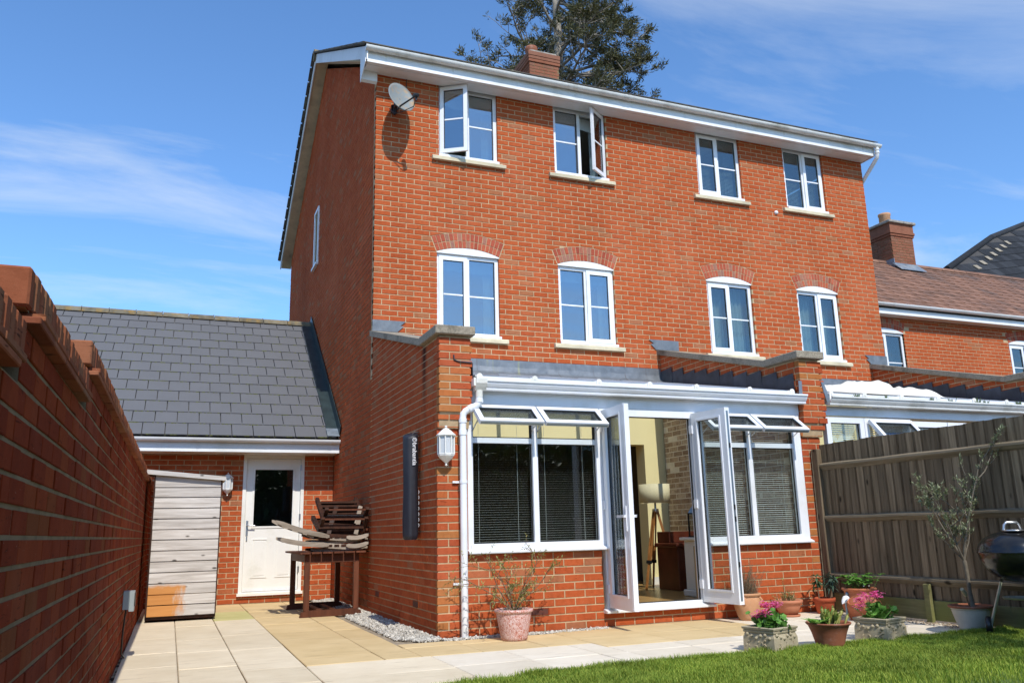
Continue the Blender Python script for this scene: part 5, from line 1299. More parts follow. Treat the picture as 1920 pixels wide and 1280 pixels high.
# ================================================================== satellite dish
def dish():
    t = thing('satellite_dish',(.27,0,6.7),'grey oval satellite dish on black arm under the roof eaves','satellite dish')
    C = Vector((.285,-.34,6.905)); nrm = Vector((.36,-.83,.42)).normalized()
    xa = nrm.cross(Vector((0,0,1))).normalized(); ya = xa.cross(nrm)          # ya up
    if ya.z < 0: ya = -ya; xa=-xa
    m = MB(); nr,ns = 8,40; a_,b_ = .215,.315; dp=.055; vs=[]
    rot = R(24); 
    def P(r_,t,back=0):
        x=a_*r_*math.cos(t); y=b_*r_*math.sin(t); x,y = x*math.cos(rot)-y*math.sin(rot), x*math.sin(rot)+y*math.cos(rot)
        return C+xa*x+ya*y+nrm*(dp*(r_*r_-1)-back)
    for side in (0,.008):
        for i in range(nr+1):
            for j in range(ns): vs.append(P(i/nr,2*math.pi*j/ns,side))
    off=(nr+1)*ns
    F=[(i*ns+j,i*ns+(j+1)%ns,(i+1)*ns+(j+1)%ns,(i+1)*ns+j) for i in range(nr) for j in range(ns)]
    F+=[tuple(off+k for k in f_[::-1]) for f_ in F]+[(nr*ns+j,nr*ns+(j+1)%ns,off+nr*ns+(j+1)%ns,off+nr*ns+j) for j in range(ns)]
    m.add(vs,F,True); m.build('reflector','dish_grey',t)
    bot = P(.93,math.pi*1.5)
    L = Vector((.405,-.66,6.775)); 
    m=MB(); m.tube([bot-nrm*.05,bot+nrm*.02,L],[.013,.013,.011],8); m.build('arm','black_plastic',t)
    m=MB(); d=(C-L).normalized(); m.tube([L-d*.05,L-d*.03,L+d*.045,L+d*.06],[.02,.032,.034,.026],12); m.tube([L+Vector((0,0,-.02)),L+Vector((0,0,-.075))],.016,8); m.build('lnb','black_plastic',t)
    m=MB(); m.tube([C-nrm*.06,Vector((.25,-.10,6.86)),Vector((.25,-.04,6.86))],.018,8); m.tube([Vector((.25,-.07,6.76)),Vector((.25,-.07,6.93))],.016,8); m.box((.21,-.05,6.80),(.29,-.008,6.92)); m.build('bracket','black_plastic',t)
    m=MB(); m.tube([L,L+Vector((-.02,.05,-.14)),bot+Vector((.03,.02,-.06)),bot+Vector((-.05,.10,-.05)),bot+Vector((-.10,.16,.04)),(.24,-.08,6.75)],.006,6)
    m.tube([(.26,-.02,6.85),(.43,-.016,7.1),(.44,-.014,7.38)],.006,6); m.build('cable','black_plastic',t)
dish()

# ================================================================== dark cover hanging on the flank wall
def cover():
    t = thing('dryer_cover',(-.06,-2.22,1.0),'long navy fabric cover with white lettering hung on side wall','cover')
    m=MB(); n=24; zs=[.895,.91,.94,1.0,1.1,1.2,1.35,1.5,1.65,1.8,1.88,1.93,1.955]; V=[]; ctr=Vector((-.090,-2.27,0))
    for i,z in enumerate(zs):
        q=(z-.895)/1.06; rx=.078*(.75 if i==0 else (.92 if i==1 else 1))*(1-.08*q)*(1+.05*math.sin(q*9)); ry=.088*(.75 if i==0 else 1)*(1-.05*q)
        for k in range(n):
            a=2*math.pi*k/n; fold=1+.07*math.sin(6*a+q*3)*(1-q*.6)+.04*math.sin(11*a+q*7); dz=0
            if i>=len(zs)-2: dz=.03*math.cos(a-.9)
            V.append((ctr.x+rx*math.cos(a)*fold,ctr.y+ry*math.sin(a)*fold,z+dz))
    F=[(i*n+k,i*n+(k+1)%n,(i+1)*n+(k+1)%n,(i+1)*n+k) for i in range(len(zs)-1) for k in range(n)]+[tuple(range(n)),tuple(range((len(zs)-1)*n,len(zs)*n))]
    m.add(V,F,True); m.build('cover','navy_cloth',t)
    fw=Vector((-.10,-.995,0)).normalized(); sd=Vector((0,0,1)).cross(fw); sd=-sd if sd.x<0 else sd        # face towards the garden, sd to its right
    o0=ctr+fw*.0945
    cu=bpy.data.curves.new('txt','FONT'); cu.body='brabantia'; cu.size=.062; cu.extrude=.0008; cu.offset=.0006
    o=bpy.data.objects.new('txt',cu); COL.objects.link(o); dg=bpy.context.evaluated_depsgraph_get(); dg.update(); me=bpy.data.meshes.new_from_object(o.evaluated_get(dg)); bpy.data.objects.remove(o)
    me.materials.clear(); me.materials.append(MAT['print_white'])
    link('lettering',me,None,t,basis(o0+Vector((0,0,1.865))+sd*.006,(0,0,-1),sd,fw))       # reads downwards
    m=MB(); c0=o0+Vector((0,0,1.892))+sd*.026
    ring=[c0+sd*.021*math.cos(a)+Vector((0,0,.021*math.sin(a))) for a in [2*math.pi*i/16 for i in range(17)]]; m.tube(ring,.003,5,False)
    m.tube([c0+sd*x_+Vector((0,0,z_)) for x_,z_ in ((-.009,.009),(.006,.009),(.012,0),(.006,-.009),(-.009,-.009),(-.009,.009))],.0028,5); m.build('emblem','print_white',t)
    for i in range(7):
        z=1.02+i*.055; m=MB(); P=ctr+Vector((.072,-.052,0)); m.tube([P+Vector((0,0,z)),P+Vector((.004,-.003,z+.018)),P+Vector((0,0,z+.035))],.0022,5); m.build('drawstring','print_white',t)
    m=MB(); m.tube([(-.004,-2.27,1.985),(-.05,-2.27,1.985),(-.09,-2.27,1.94)],.006,6); m.build('hook','black_plastic',t)
cover()

# ================================================================== inside the conservatory
lp = thing('floor_lamp',(3.73,-.75,.165),'tripod floor lamp with cream drum shade inside the open doors','lamp')
lc = Vector((3.75,-.72,0))
m=MB(); m.lathe([(.205,1.28),(.207,1.28),(.207,1.53),(.203,1.53),(.205,1.28)],(lc.x,lc.y,0),40); m.build('shade','shade_cloth',lp)
m=MB(); m.tube([(lc.x,lc.y,1.36),(lc.x,lc.y,1.16)],.014,8); m.lathe([(0,1.21),(.04,1.205),(.045,1.17),(.03,1.15),(0,1.15)],(lc.x,lc.y,0),12); m.build('stem','steel',lp)
for k,(fx,fy) in enumerate(((-.27,-.10),(.20,-.16),(.06,.27))):
    a=Vector((lc.x+fx*.10,lc.y+fy*.10,1.17)); b=Vector((lc.x+fx,lc.y+fy,.166)); 
    for s in (-.016,.016):
        d=(b-a).cross(Vector((0,0,1))).normalized()*s; m=MB(); m.beam(a+d,a.lerp(b,.66)+d*1.1,.012,.03); m.build('leg','oak',lp)
    m=MB(); m.beam(a.lerp(b,.45),b,.022,.026); m.build('leg','oak',lp)
    m=MB(); q=a.lerp(b,.655); m.beam(q-(b-a).normalized()*.02,q+(b-a).normalized()*.02,.06,.045); m.build('clamp','black_plastic',lp)
cb = thing('wooden_cabinet',(4.0,-1.0,.165),'dark mahogany cabinet standing behind the right door jamb','cabinet')
m=MB(); m.box((3.70,-1.28,.166),(4.38,-.78,.70),.006); m.build('body','mahogany',cb); m=MB(); m.box((3.67,-1.31,.70),(4.39,-.76,.755),.01); m.build('top','mahogany',cb); m=MB(); m.box((3.70,-1.10,.756),(4.385,-.80,.90),.006); m.build('upstand','mahogany',cb)
pdl = thing('plinth',(3.5,-2.15,.165),'white plinth standing just inside the right door jamb','plinth')
m=MB(); m.box((3.31,-2.32,.166),(3.72,-1.95,.24),.01); m.build('base','plaster_white',pdl); m=MB(); m.box((3.34,-2.29,.24),(3.70,-1.98,.80),.005); m.build('shaft','plaster_white',pdl); m=MB(); m.box((3.30,-2.33,.80),(3.74,-1.94,.835),.008); m.build('top','plaster_white',pdl)
ln = thing('candle_lantern',(3.42,-2.15,.836),'dark metal candle lantern standing on the white plinth','lantern')
m=MB()
for x in (3.355,3.475):
    for y in (-2.21,-2.09): m.box((x-.007,y-.007,.836),(x+.007,y+.007,1.10))
m.box((3.345,-2.22,.836),(3.485,-2.08,.85)); m.box((3.345,-2.22,1.10),(3.485,-2.08,1.115)); m.build('frame','black_plastic',ln)
m=MB(); m.lathe([(.105,1.115),(.06,1.175),(.025,1.20),(.02,1.23),(0,1.235)],(3.415,-2.15,0),4,False); m.build('roof','steel_dull',ln)
m=MB(); m.box((3.362,-2.203,.851),(3.468,-2.097,1.099)); m.build('pane','glass_clear',ln)

# ================================================================== potted plants
def pot_shape(t, c, prof, mat, soil_z, n=36):
    m=MB(); m.lathe(prof,(c[0],c[1],0),n); o=m.build('pot',mat,t)
    rr = min(r_ for r_,z in prof if z>soil_z-.03 and r_>0)
    m=MB(); m.lathe([(0,soil_z+.006),(rr*.55,soil_z+.008),(rr*1.0,soil_z-.004)],(c[0],c[1],0),20,wob=.03); m.build('soil','soil',t); return o
def leaf_add(m, o, d, L_, w_, fold=.25, nrm=None, droop=.15):
    d=Vector(d).normalized(); s=d.cross(nrm if nrm is not None else Vector((0,0,1)))
    if s.length<1e-3: s=d.orthogonal()
    s.normalize(); up=s.cross(d); o=Vector(o)
    a=o; t=o+d*L_-up*L_*droop; q=o+d*L_*.45
    m.add([a,q+s*w_/2+up*L_*fold*.3,t,q-s*w_/2+up*L_*fold*.3,q+d*L_*.05],[(0,4,1),(1,4,2),(2,4,3),(3,4,0)])
def rdir(rg,up=.3): return Vector((rg.gauss(0,1),rg.gauss(0,1),rg.gauss(up,.7))).normalized()
# pink pot with a sparse shrub
def pink():
    c=(.605,-3.30); t=thing('potted_plant',(c[0],c[1],0),'pink washed patterned pot with sparse yellow-green shrub by conservatory wall','potted plant')
    pot_shape(t,c,[(.0,.0),(.118,.0),(.122,.025),(.126,.035),(.160,.225),(.160,.236),(.172,.240),(.178,.252),(.174,.266),(.160,.268),(.150,.258),(.144,.20)],'pink_wash',.232)
    rg=random.Random(5); st=MB(); lf=MB()
    def br(p,d,L_,r_,lv):
        n=6; pts=[p]; 
        for i in range(n): d=(d+Vector((rg.gauss(0,.12),rg.gauss(0,.12),rg.gauss(.02,.1)))).normalized(); pts.append(pts[-1]+d*L_/n)
        st.tube(pts,[r_*(1-.7*i/n) for i in range(n+1)],5,False)
        for i in range(2,n+1):
            if lv<2 and rg.random()<.75: br(pts[i],(d+rdir(rg,.1)*1.0).normalized(),L_*rg.uniform(.3,.6),r_*.5,lv+1)
            for _ in range(rg.randint(1,3) if lv else 1):
                if rg.random()<.8: leaf_add(lf,pts[i],(d+rdir(rg,0)*1.3),rg.uniform(.018,.045),rg.uniform(.007,.012))
    b=Vector((c[0],c[1],.235))
    for d,L_ in (((-.10,0,1),.46),((.03,.05,1),.36),((-.6,.06,.75),.52),((-.85,.0,.55),.50),((.45,-.1,.75),.42),((.75,.0,.6),.45),((.15,-.2,1),.50),((-.25,.1,.8),.30)): br(b,Vector(d).normalized(),L_,.008,0)
    for _ in range(420): 
        p=b+Vector((rg.gauss(.04,.055),rg.gauss(0,.05),abs(rg.gauss(.13,.08)))); leaf_add(lf,p,rdir(rg,.1),rg.uniform(.02,.042),rg.uniform(.006,.010))
    st.build('stems','stem_brown',t); lf.build('leaves','leaf_yellow',t)
pink()
def urn():
    c=(3.29,-3.16); t=thing('potted_plant',(c[0],c[1],0),'tall buff terracotta urn of dry wispy lavender by open door','potted plant')
    pot_shape(t,c,[(0,0),(.085,0),(.10,.03),(.130,.12),(.138,.18),(.128,.225),(.120,.235),(.140,.245),(.150,.255),(.148,.268),(.130,.27),(.118,.25),(.11,.2)],'terracotta_buff',.245)
    m=MB()
    for s in (-1,1): m.tube([(c[0]+s*.09,c[1]-.085,.235),(c[0]+s*.11,c[1]-.105,.205),(c[0]+s*.098,c[1]-.092,.165)],.012,8)
    m.build('lug','terracotta_buff',t)
    rg=random.Random(8); lf=MB(); st=MB()
    for _ in range(210):
        b=Vector((c[0]+rg.gauss(0,.05),c[1]+rg.gauss(0,.05),.245)); d=(Vector((rg.gauss(0,.35),rg.gauss(0,.35),1))).normalized(); L_=rg.uniform(.10,.36); e=b+d*L_; st.tube([b,b.lerp(e,.5)+Vector((rg.gauss(0,.01),rg.gauss(0,.01),0)),e],[.0016,.0013,.0008],3,False)
        for _ in range(14): q=b.lerp(e,rg.random()); leaf_add(lf,q,(d+rdir(rg)*.9),rg.uniform(.010,.026),.004)
    st.build('stems','stem_brown',t); lf.build('leaves','leaf_lavender',t)
urn()
def small():
    c=(3.84,-3.13); t=thing('potted_plant',(c[0],c[1],0),'small plain terracotta pot on saucer with low clipped shrub','potted plant')
    pot_shape(t,c,[(0,.015),(.09,.015),(.125,.10),(.133,.135),(.150,.14),(.156,.15),(.154,.17),(.140,.172),(.128,.15),(.12,.1)],'terracotta_plain',.15)
    m=MB(); m.lathe([(0,0),(.105,0),(.118,.008),(.120,.024),(.112,.024),(.108,.014),(0,.014)],(c[0],c[1],0),30); m.build('saucer','terracotta_plain',t)
    rg=random.Random(9); lf=MB(); st=MB()
    for _ in range(46):
        b=Vector((c[0]+rg.gauss(0,.05),c[1]+rg.gauss(0,.04),.15)); d=Vector((rg.gauss(0,.35),rg.gauss(0,.3),1)).normalized(); L_=rg.uniform(.05,.13); e=b+d*L_; st.tube([b,e],[.002,.001],4,False)
        for _ in range(16): leaf_add(lf,b.lerp(e,rg.uniform(.2,1)),rdir(rg,.3),rg.uniform(.010,.02),rg.uniform(.006,.010))
    b=Vector((c[0]-.03,c[1],.15)); e=b+Vector((-.01,0,.25)); st.tube([b,e],[.003,.0015],4,False)
    for _ in range(22): leaf_add(lf,b.lerp(e,rg.uniform(.5,1)),rdir(rg,.1),rg.uniform(.018,.034),rg.uniform(.010,.016))
    st.build('stems','stem_brown',t); lf.build('leaves','leaf_yellow',t)
small()
def lily():
    c=(4.335,-3.13); t=thing('potted_plant',(c[0],c[1],0),'red plastic pot of dark lance-leaved plants beside fence post','potted plant')
    pot_shape(t,c,[(0,0),(.082,0),(.105,.12),(.107,.125),(.116,.127),(.120,.165),(.116,.168),(.110,.165),(.102,.12)],'plastic_pot',.14)
    rg=random.Random(10); st=MB()
    for nm,mt,ox,n_ in (('leaves','leaf_dark',-.05,46),('leaves','leaf_bluish',.055,70)):
        lf=MB()
        for k in range(2 if ox<0 else 3):
            b=Vector((c[0]+ox+rg.gauss(0,.02),c[1]+rg.gauss(0,.03),.14)); e=b+Vector((rg.gauss(0,.02)+ox*.4,rg.gauss(0,.02),rg.uniform(.22,.27))); st.tube([b,b.lerp(e,.5),e],[.005,.004,.003],5,False)
            for i in range(n_//2):
                q=b.lerp(e,rg.uniform(.55,1.02)); d=Vector((rg.gauss(0,1),rg.gauss(0,1),rg.gauss(-.05,.45))); leaf_add(lf,q,d,rg.uniform(.06,.11),rg.uniform(.018,.030),.3,droop=.35)
        lf.build(nm,mt,t)
    st.build('stems','stem_brown',t)
lily()
def straw():
    c=(4.20,-3.80); t=thing('potted_plant',(c[0],c[1],0),'bulbous terracotta strawberry pot with planting holes and leafy strawberry top','potted plant')
    pot_shape(t,c,[(0,0),(.105,0),(.112,.02),(.13,.05),(.165,.10),(.176,.14),(.165,.19),(.145,.225),(.142,.255),(.150,.285),(.168,.295),(.172,.305),(.165,.315),(.150,.312),(.138,.29),(.125,.2)],'terracotta',.295)
    for a in (R(200),R(-105),R(-55),R(20)):
        d=Vector((math.cos(a),math.sin(a),0)); P=Vector((c[0],c[1],.175))+d*.150
        m=MB(); ax=(d*.8+Vector((0,0,.75))).normalized(); s=d.cross(Vector((0,0,1))).normalized(); q=ax.cross(s)
        r0=[P-ax*.02+(s*math.cos(k)*.050+q*math.sin(k)*.042) for k in [2*math.pi*i/18 for i in range(18)]]; r1=[P+ax*.028+(s*math.cos(k)*.054+q*math.sin(k)*.046) for k in [2*math.pi*i/18 for i in range(18)]]; r2=[P+ax*.028+(s*math.cos(k)*.044+q*math.sin(k)*.036) for k in [2*math.pi*i/18 for i in range(18)]]; r3=[P+ax*.0+(s*math.cos(k)*.042+q*math.sin(k)*.034) for k in [2*math.pi*i/18 for i in range(18)]]
        V=r0+r1+r2+r3; m.add(V,[(18*j+i,18*j+(i+1)%18,18*j+18+(i+1)%18,18*j+18+i) for j in range(3) for i in range(18)],True); pk=m.build('pocket','terracotta',t)
        m=MB(); m.add(r3,[tuple(range(18))]); m.build('pocket_soil','soil',t)
    rg=random.Random(12); lf=MB(); st=MB(); fl=MB()
    for _ in range(62):
        b=Vector((c[0]+rg.gauss(0,.05),c[1]+rg.gauss(0,.05),.295)); a=rg.uniform(0,6.28); e=b+Vector((math.cos(a)*rg.uniform(.02,.13),math.sin(a)*rg.uniform(.02,.10),rg.uniform(.05,.145))); st.tube([b,b.lerp(e,.5)+Vector((0,0,.01)),e],.0018,4,False)
        for k in (-1,0,1):
            aa=a+k*.9; leaf_add(lf,e,Vector((math.cos(aa),math.sin(aa),rg.uniform(-.1,.35))),rg.uniform(.05,.075),rg.uniform(.042,.058),.25,droop=.2)
    for _ in range(3):
        p=Vector((c[0]+rg.uniform(-.08,.04),c[1]-.13,.325+rg.uniform(0,.02)))
        for k in range(5): leaf_add(fl,p,Vector((math.cos(k*1.257),-.5,math.sin(k*1.257))),.012,.011)
    lf.build('leaves','leaf_green',t); st.build('stems','leaf_green',t); fl.build('flowers','petal_white',t)
straw()
def bird():
    c=Vector((4.03,-3.78,.0)); t=thing('bird_ornament',(c.x,c.y,0),'small grey and white bird ornament behind the strawberry pot','ornament')
    m=MB(); m.tube([c,c+Vector((0,0,.17))],.012,8); m.build('stake','steel_dull',t)
    m=MB(); m.tube([c+Vector((-.05,.0,.165)),c+Vector((-.03,0,.185)),c+Vector((0,0,.21)),c+Vector((.022,-.005,.225)),c+Vector((.03,-.005,.24))],[.004,.022,.034,.028,.012],12); m.build('body','print_white',t)
    m=MB(); m.lathe([(0,-.022),(.016,-.015),(.022,0),(.016,.015),(0,.022)],c+Vector((.022,-.005,.258)),14); m.tube([c+Vector((.035,-.01,.258)),c+Vector((.062,-.015,.254))],[.007,.001],6); m.build('head','steel_dull',t)
    m=MB(); leaf_add(m,c+Vector((.012,-.03,.22)),(-1,-.1,-.55),.07,.03); m.build('wing','steel_dull',t)
bird()
def planter(c, rot, lab, seed, hx=0):
    t=thing('stone_planter',(c[0],c[1],0),lab,'planter','square stone planters of pink geraniums'); Rz=Matrix.Rotation(rot,4,'Z'); T=Matrix.Translation((c[0],c[1],0))@Rz
    h=.185; w0,w1=.148,.132; m=MB()
    def ringq(z,wd): return [T@Vector((sx*wd,sy*wd,z)) for sx,sy in ((-1,-1),(1,-1),(1,1),(-1,1))]
    lv=[(0,w0*.98),(.02,w0),(.11,w0*.985),(h-.045,w1*1.02),(h-.04,w1*1.08),(h-.028,w1*1.10),(h-.022,w1*1.06),(h-.018,w1*1.13),(h-.004,w1*1.16),(h,w1*1.13),(h,w1*.92),(h-.03,w1*.88)]
    V=[p for z,wd in lv for p in ringq(z,wd)]; m.add(V,[(4*i+j,4*i+(j+1)%4,4*i+4+(j+1)%4,4*i+4+j) for i in range(len(lv)-1) for j in range(4)]); m.build('box','cast_stone',t)
    m=MB(); m.add(ringq(h-.022,w1*.9),[(0,1,2,3)]); m.build('soil','soil',t)
    rg=random.Random(seed); m=MB()
    for sd in range(4):
        Rs=T@Matrix.Rotation(sd*math.pi/2,4,'Z')
        def tilt(x,z): return Rs@Vector((x,-(w0*.985+(w1*1.02-w0*.985)*max(0,(z-.11)/.03 if z>.11 else 0)*.5),z))
        for k in range(6):                              # swags of round fruit in relief
            x=-.105+k*.042; z=.118+.014*math.cos(k*1.7); P=Rs@Vector((x,-w0*.98+.006*(z-.1)/.1,z)); m.lathe([(0,.013),(.010,.010),(.015,0)],P,8,M=(Rs.to_3x3()@Matrix.Rotation(R(90),3,'X')))
        for k in range(9):
            x0=rg.uniform(-.12,.1); z0=rg.uniform(.02,.085); x1=x0+rg.uniform(-.03,.05); z1=z0+rg.uniform(-.03,.03); m.tube([Rs@Vector((x0,-w0*.995,z0)),Rs@Vector(((x0+x1)/2+.01,-w0*1.01,(z0+z1)/2+.012)),Rs@Vector((x1,-w0*.995,z1))],[.003,.007,.003],5)
    m.build('relief','cast_stone',t)
    lf=MB(); st=MB(); fl=MB()
    for _ in range(85):
        b=T@Vector((rg.gauss(0,.035),rg.gauss(0,.035),h-.03)); a=rg.uniform(0,6.28); rr=rg.uniform(.02,.12); e=b+Vector((math.cos(a)*rr,math.sin(a)*rr,rg.uniform(.03,.15)-rr*.3)); st.tube([b,e],.0022,4,False)
        # rounded geranium leaf: a small fan
        nn=rdir(rg,1.1); s=nn.orthogonal().normalized(); q=nn.cross(s); rad=rg.uniform(.018,.030); P=[e]+[e+(s*math.cos(k)+q*math.sin(k))*rad*(1+.12*math.cos(5*k))+nn*rad*.25 for k in [2*math.pi*i/11 for i in range(11)]]
        lf.add(P,[(0,1+i,1+(i+1)%11) for i in range(11)])
    for ox,oy,oz,n_ in hx:
        b=T@Vector((ox*.3,oy*.3,h)); e=b+Vector((ox,oy,oz)); st.tube([b,e],[.003,.002],5,False)
        for _ in range(n_):
            p=e+Vector((rg.gauss(0,.026),rg.gauss(0,.022),rg.gauss(.0,.014)))
            for k in range(4): leaf_add(fl,p,Vector((math.cos(k*1.57+rg.random()),math.sin(k*1.57),rg.uniform(-.3,.6))),rg.uniform(.014,.022),rg.uniform(.013,.018))
    lf.build('leaves','leaf_green',t); st.build('stems','leaf_green',t); fl.build('flowers','petal_pink',t)
planter((2.075,-5.03),R(14),'square stone planter of pink geraniums nearest the conservatory door',31,[(-.06,-.02,.10,40),(.0,.02,.155,44),(.08,.02,.15,40),(-.07,.03,.075,24)])
planter((3.215,-5.02),R(14),'square stone planter of pink geraniums standing on the lawn edge before the strawberry pot',32,[(-.13,.02,.14,44),(-.05,.05,.165,40),(.03,.03,.175,44),(-.15,.0,.10,20)])
def pitchers():
    c=(2.60,-5.10); t=thing('potted_plant',(c[0],c[1],0),'tapered terracotta pot of pitcher plants standing between the stone planters','potted plant')
    pot_shape(t,c,[(0,0),(.105,0),(.112,.03),(.135,.11),(.158,.165),(.172,.176),(.176,.184),(.172,.190),(.160,.188),(.150,.17),(.13,.1)],'terracotta_dark',.168)
    rg=random.Random(14); lf=MB(); pt=MB(); 
    for _ in range(34):
        b=Vector((c[0]+.045+rg.gauss(0,.04),c[1]+rg.gauss(0,.04),.165)); d=Vector((rg.gauss(.15,.35),rg.gauss(-.1,.3),1)).normalized(); L_=rg.uniform(.06,.125); e=b+d*L_; pt.tube([b,b.lerp(e,.6),e,e+d*.006],[.004,.010,.013,.010],7,False); leaf_add(pt,e,d+Vector((0,-.2,.3)),.03,.022)
    for _ in range(13):
        b=Vector((c[0]-.085+rg.gauss(0,.035),c[1]+rg.gauss(0,.04),.17)); a=rg.uniform(0,6.28); d=Vector((math.cos(a)*.8,math.sin(a)*.8,rg.uniform(.3,1.1))); leaf_add(lf,b,d,rg.uniform(.07,.12),rg.uniform(.06,.085),.3,droop=.25)
    lf.build('leaves','leaf_lime',t); pt.build('pitchers','pitcher',t)
pitchers()
def olive():
    c=(4.33,-4.98); t=thing('olive_tree',(c[0],c[1],0),'young sparse olive tree in a cream ribbed pot before the fence','tree')
    m=MB(); prof=[(0,0),(.100,0),(.105,.01)]
    for i in range(18): prof += [(.107+.055*(i/18)**.8,.015+i*.0098),(.110+.055*(i/18)**.8,.019+i*.0098)]
    prof += [(.166,.195),(.176,.20)]
    m.lathe(prof,(c[0],c[1],0),40); m.build('pot','glazed_cream',t)
    m=MB(); m.lathe([(.176,.198),(.184,.203),(.184,.218),(.170,.220),(.160,.21),(.155,.18)],(c[0],c[1],0),40); m.build('pot_rim','terracotta_dark',t)
    m=MB(); m.lathe([(0,.188),(.165,.182)],(c[0],c[1],0),20); m.build('soil','soil',t)
    rg=random.Random(19); st=MB(); lf=MB(); b=Vector((c[0]+.03,c[1],.185)); fk=Vector((c[0]+.0,c[1],.60))
    m=MB(); m.tube([b,b.lerp(fk,.35)+Vector((-.004,0,0)),b.lerp(fk,.7)+Vector((.004,0,0)),fk],[.022,.018,.017,.02],8); m.build('trunk','bark',t)
    def br(p,d,L_,r_,lv):
        n=7; pts=[p]
        for i in range(n): d=(d+Vector((rg.gauss(0,.13),rg.gauss(0,.13),.05+rg.gauss(0,.1)))).normalized(); pts.append(pts[-1]+d*L_/n)
        st.tube(pts,[max(.0016,r_*(1-.72*i/n)) for i in range(n+1)],5,False)
        for i in range(2,n+1):
            if lv<2 and rg.random()<(.62 if lv==0 else .42): br(pts[i],(d*.7+rdir(rg,.35)*.8).normalized(),L_*rg.uniform(.28,.55),r_*.5,lv+1)
            if lv>=1 and i>=3:
                for _ in range(rg.randint(3,8)):
                    if rg.random()<.8: leaf_add(lf,pts[i]+rdir(rg)*.012,(d+rdir(rg,.3)*1.1),rg.uniform(.03,.055),rg.uniform(.009,.014),.1)
            if lv==0 and i>=6:
                for _ in range(14): leaf_add(lf,pts[i]+rdir(rg)*.02,(d+rdir(rg,.3)*1.0),rg.uniform(.025,.045),rg.uniform(.007,.011),.1)
    for d,L_,r_ in (((.10,.05,1),.86,.014),((-.30,.1,.95),.58,.012),((-.62,-.05,.85),.62,.010),((.28,-.1,.95),.62,.011),((.55,.1,.8),.44,.009),((-.05,.2,1),.66,.010),((-.45,.1,.5),.34,.007)): br(fk,Vector(d).normalized(),L_,r_,0)
    st.build('branches','bark',t); lf.build('leaves','leaf_sage',t)
    s=thing('hand_scoop',(c[0]-.12,c[1]-.1,.19),'small rusty hand tool stuck upright in the olive pot','tool')
    m=MB(); m.tube([(c[0]-.10,c[1]-.09,.18),(c[0]-.19,c[1]-.12,.33)],.007,8); m.build('shaft','stem_brown',s); m=MB(); m.tube([(c[0]-.172,c[1]-.115,.31),(c[0]-.19,c[1]-.122,.335),(c[0]-.235,c[1]-.135,.372)],[.012,.020,.016],10); m.build('grip','cast_stone',s)
olive()
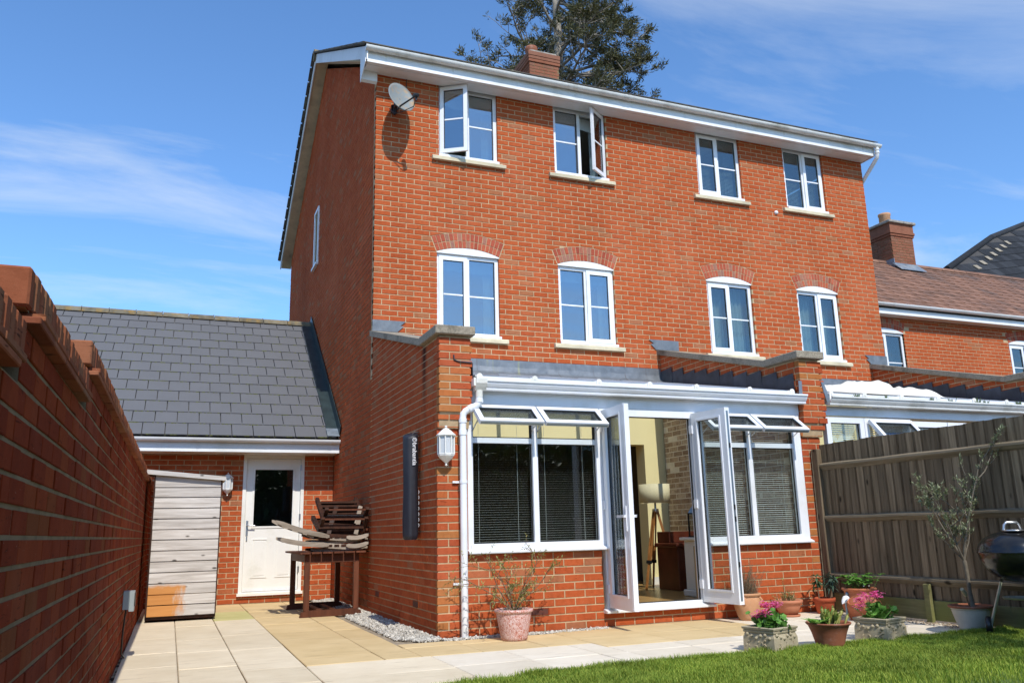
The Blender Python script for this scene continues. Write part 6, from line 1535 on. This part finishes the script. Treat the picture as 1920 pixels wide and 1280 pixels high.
# ================================================================== kettle barbecue
def bbq():
    c=Vector((4.25,-5.56,0)); t=thing('kettle_barbecue',(c.x,c.y,0),'black kettle barbecue on angled metal legs with wheel beside fence','barbecue'); zr=.685; r_=.285
    m=MB(); m.lathe([(r_,zr)]+[(r_*math.cos(R(a)),zr-.24*math.sin(R(a))) for a in range(8,90,8)]+[(.001,zr-.24)],(c.x,c.y,0),48); m.build('bowl','enamel_black',t)
    m=MB(); m.lathe([(r_+.006,zr-.004),(r_+.010,zr+.006),(r_+.004,zr+.016)]+[(r_*math.cos(R(a)),zr+.016+.165*math.sin(R(a))) for a in range(6,90,7)]+[(.001,zr+.181)],(c.x,c.y,0),48); m.build('lid','enamel_black',t)
    m=MB(); a=Vector((.93,-.37,0)).normalized()*.075; zt=zr+.17; P=Vector((c.x,c.y,0)); m.tube([P-a+Vector((0,0,zt)),P-a*.85+Vector((0,0,zt+.055)),P-a*.6+Vector((0,0,zt+.075)),P+a*.6+Vector((0,0,zt+.075)),P+a*.85+Vector((0,0,zt+.055)),P+a+Vector((0,0,zt))],.012,10); m.build('handle','steel',t)
    m=MB(); m.lathe([(.06,zr+.172),(.085,zr+.176),(.08,zr+.186),(0,zr+.190)],(c.x-.04,c.y-.04,0),20); m.build('vent','steel',t)
    legs=[(-.04,.32),(.26,-.10),(-.16,-.26)]
    for k,(x,y) in enumerate(legs):
        a_=c+Vector((x*.45,y*.45,zr-.20)); b_=c+Vector((x,y,.03)); m=MB(); m.tube([a_,b_],.0125,12); m.build('leg','alu',t)
        m=MB(); m.tube([a_,a_.lerp(b_,.09)],.0165,12); m.build('leg_collar','black_plastic',t)
    for x,y in (legs[0],legs[1]):
        m=MB(); ax=Vector((.62,.78,0)).normalized(); ax=(Vector((legs[1][0]-legs[0][0],legs[1][1]-legs[0][1],0))).normalized(); P=c+Vector((x,y,.075)); m.tube([P-ax*.022,P-ax*.016,P+ax*.016,P+ax*.022],[.062,.075,.075,.062],24); w_=m.build('wheel','black_plastic',t); m=MB(); m.tube([P-ax*.026,P+ax*.026],.02,12); m.build('hub','steel_dull',t)
    m=MB(); m.lathe([(.0,.30),(.14,.31),(.15,.325)],(c.x,c.y,0),28); m.build('ash_tray','alu',t)
bbq()

# ================================================================== the garden end behind the camera (seen in the panes)
def back_hedge():
    t = thing('garden_hedge',(4,-25,0),'tall green hedge closing the far end of the garden behind the viewer','hedge'); rg=random.Random(41); m=MB()
    for _ in range(26000):
        x=rg.uniform(-30,40); top=4.6+1.1*math.sin(x*.37)+.7*math.sin(x*1.1+2); z=rg.uniform(0,top); y=-24+rg.gauss(0,.45)+.5*math.sin(x*.8); L_=rg.uniform(.25,.5); leaf_add(m,(x,y,z),rdir(rg),L_,L_*.6)
    m.build('leaves','leaf_crown',t); m=MB(); m.box((-30,-25.6,0),(40,-24.9,4.2)); m.build('core','leaf_dark',t)
back_hedge()
def shade_tree():
    t = thing('garden_tree',(5.6,-12.3,0),'small leafy garden tree standing beside the viewer','tree'); rg=random.Random(43); m=MB(); b=MB(); c=Vector((3.75,-11.35,6.0))
    b.tube([(5.6,-12.3,0),(5.3,-12.2,2),(4.6,-11.8,4),c],[.10,.09,.07,.03],8)
    for _ in range(38):
        d=rdir(rg,.1); e=c+Vector((d.x*1.15,d.y*1.0,d.z*.8))*rg.uniform(.5,1); b.tube([c+Vector((0,0,-.6)),c.lerp(e,.5),e],[.03,.02,.008],5,False)
        for _ in range(34): leaf_add(m,e+rdir(rg)*rg.uniform(0,.28),rdir(rg),rg.uniform(.06,.1),rg.uniform(.035,.055))
    b.build('trunk','bark',t); m.build('crown','leaf_crown',t)
shade_tree()
